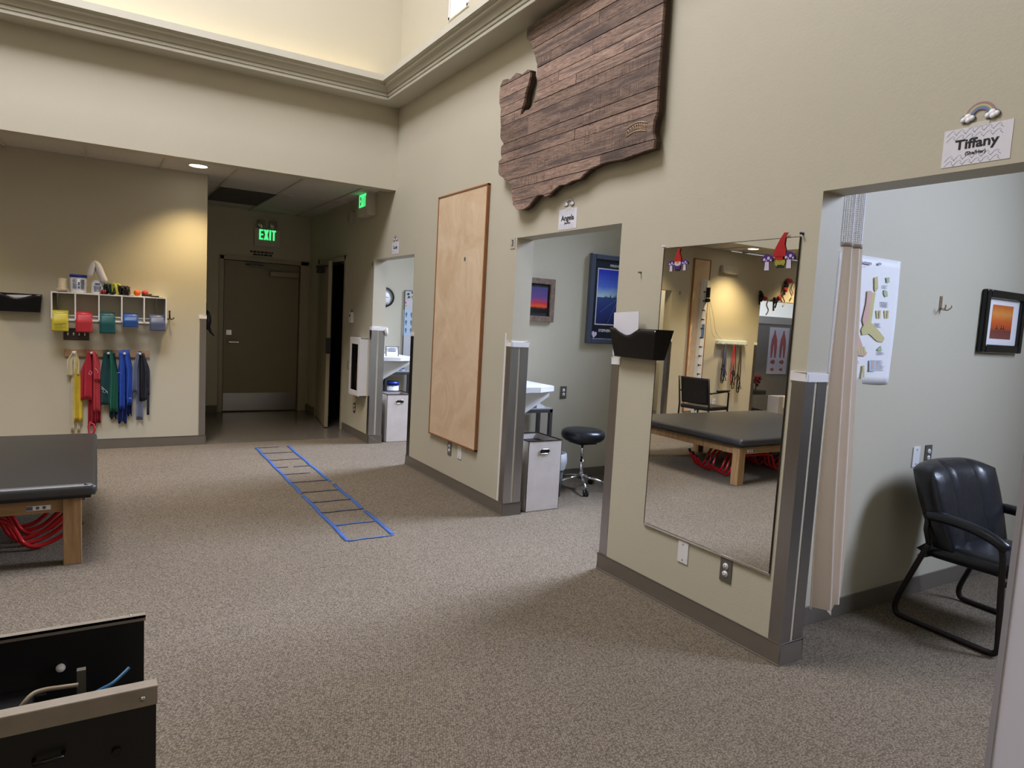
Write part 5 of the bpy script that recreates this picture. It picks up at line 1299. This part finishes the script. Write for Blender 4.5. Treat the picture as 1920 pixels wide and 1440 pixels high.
RM = mat('muscle_red', '#a4606c', .6); b = B()
for cx in (-.13, .14):
    b.prism([(cx-.035, .33), (cx+.035, .33), (cx+.08, .22), (cx+.095, .08), (cx+.085, -.06), (cx+.075, -.14), (cx+.035, -.14), (cx+.022, -.02), (cx+.004, .12), (cx-.004, .12), (cx-.022, -.02), (cx-.035, -.14), (cx-.075, -.14), (cx-.085, -.06), (cx-.095, .08), (cx-.08, .22)], 1, -.0032, -.002)
    b.prism([(cx-.02, .40), (cx+.02, .40), (cx+.03, .33), (cx-.03, .33)], 1, -.0034, -.002)
    for zc, r_ in ((-.22, .06), (-.37, .045)): b.prism([(cx+r_*1.2*cos(a), zc+r_*.7*sin(a)*(1+.2*cos(3*a))) for a in [2*pi*k/14 for k in range(14)]], 1, -.0032, -.002)
b.build('anatomy_print', RM, t)
t = thing('task_chair', 'black task chair in the office seen in the mirror', 'chair', (-5.04, 8.4, 0))
B().box(-.25, .2, -.2, .2, .38, .46).build('seat', BLACK, t, bevel=.02); B().cyl((0, 0, .1), (0, 0, .4), .03).build('column', BLACK, t)
for k in range(5):
    a_ = 2*pi*k/5; B().tube([(0, 0, .12), (.27*cos(a_), .27*sin(a_), .08)], .018, 8).cyl((.27*cos(a_)-.02, .27*sin(a_), .035), (.27*cos(a_)+.02, .27*sin(a_), .035), .035, 12).build('leg', BLACK, t)
t = thing('flower_spray', 'dark red artificial flowers by the task chair in mirror', 'flowers', (-5.12, 8.32, .465)); random.seed(21)
b = B()
for k in range(14): b.ball((random.uniform(-.09, .09), random.uniform(-.05, .05), .14+random.uniform(-.05, .14)), .03, 8, jit=.35)
b.build('petals', mat('petal_red', '#5e1224', .7), t); b = B()
for k in range(5): b.tube([(0, 0, 0), (random.uniform(-.05, .05), 0, .14)], .004, 5)
b.build('stems', mat('stem_green', '#1f2a18'), t)
t = thing('glove_dispenser_post', 'pale grey cabinet with white towel hanging seen in mirror', 'cabinet', (-5.56, 8.1, 0))
B().box(-.20, .20, -.12, .12, 0, .37).build('body', mat('cab_grey', (.42, .42, .46), .5), t, bevel=.005); B().grid(lambda u, v: (-.10+.18*u, -.125-.01*sin(u*12), (.39-.22*v)+.03*sin(u*6)*v), 12, 6).build('towel', PAPERW, t, solid=.006)
# garland with black cats over the opening
g0 = mm(1426, 545); g1 = mm(1447, 566); g2 = mm(1465, 556); g3 = mm(1478, 528)
t = thing('festive_garland', 'red and black felt garland draped over the mirrored office opening', 'garland', (0, 0, 0))
gp = smooth([tuple(mm(x, y_, YF-.02)) for x, y_ in ((1425, 543), (1432, 555), (1445, 562), (1458, 559), (1468, 548), (1474, 533), (1480, 526), (1492, 531))], 4)
B().tube(gp, .008, 6).build('cord', mat('garland_beige', '#a08c78', .8), t)
for x, y_ in ((1436, 560), (1462, 560), (1473, 543), (1478, 526), (1483, 528)):
    b = B(); c_ = mm(x, y_, YF-.035); random.seed(x)
    for k in range(5): b.ball((c_.x+random.uniform(-.03, .03), c_.y, c_.z+random.uniform(-.02, .02)), .028, 8)
    b.build('red_bow', mat('bow_red', '#b02a3c', .6), t)
for x, y_ in ((1428, 556), (1454, 568), (1475, 538)):
    b = B(); c_ = mm(x, y_, YF-.04); b.obox(Vector((c_.x, c_.y, c_.z+.02)), .10, .01, .06, (0, .4, 0)).obox(Vector((c_.x+.03, c_.y, c_.z-.06)), .035, .01, .16, (0, .1, 0)).obox(Vector((c_.x-.03, c_.y, c_.z-.03)), .03, .01, .12, (0, -.3, 0)).ball((c_.x+.02, c_.y, c_.z+.07), .03, 8)
    b.build('black_figure', INK, t)
for x, y_ in ((1440, 575), (1471, 560), (1487, 545)):
    b = B(); c_ = mm(x, y_, YF-.03); b.tube(smooth([(c_.x-.02, c_.y, c_.z+.12), (c_.x+.03, c_.y, c_.z+.03), (c_.x-.03, c_.y, c_.z-.06), (c_.x+.02, c_.y, c_.z-.14)], 4), .012, 6); b.build('pale_ribbon', mat('ribbon_pale', '#b9b2b0', .7), t)
# contents of the numbered opening
B().box(-3.3, -1.0, 9.9, 10.0, 0, 2.9).build('wall_office_rear', PAINT)['kind'] = 'structure'
t = thing('wall_desk', 'white wall desk in the numbered office seen in the mirror', 'desk', (-2.25, 8.3, 0)); B().box(-.5, .3, 0, .6, .93, .97).build('desktop', WLAM, t); B().prism([(.0, .93), (.3, .93), (.3, .66)], 1, .02, .05).build('bracket', WLAM, t); B().box(.26, .30, 0, .6, 0, .93).build('leg', WLAM, t)
t = thing('picture_rack', 'dark and white picture in the numbered office seen in mirror', 'framed picture', (-2.6, 9.9, 1.65)); B().box(-.4, .4, -.03, 0, -.25, .25).build('print', PAPERW, t); B().box(-.4, .4, -.04, -.005, .18, .26).box(-.4, .4, -.04, -.005, -.26, -.2).build('frame', BLACK, t)
# tree outside the office window
random.seed(2)
t = thing('garden_tree', 'pale green tree outside the office window seen in mirror', 'tree', (-6.4, 14.5, 0)); b = B()
for k in range(40): b.ball((random.gauss(0, .8), random.gauss(0, .5), 2.2+random.gauss(0, .8)), .35, 8, jit=.25)
b.build('foliage', mat('leaf_green', '#4f7a45', .8, var=.4, vscale=6), t); B().cyl((0, 0, -.5), (0, 0, 2.2), .12).build('trunk', mat('bark', '#4a3a2c'), t)
b = B().box(-40, 40, 11.7, 60, -.6, -.5); struct(b.build('ground_outside', mat('outside_ground', (.3, .32, .25), .9)))
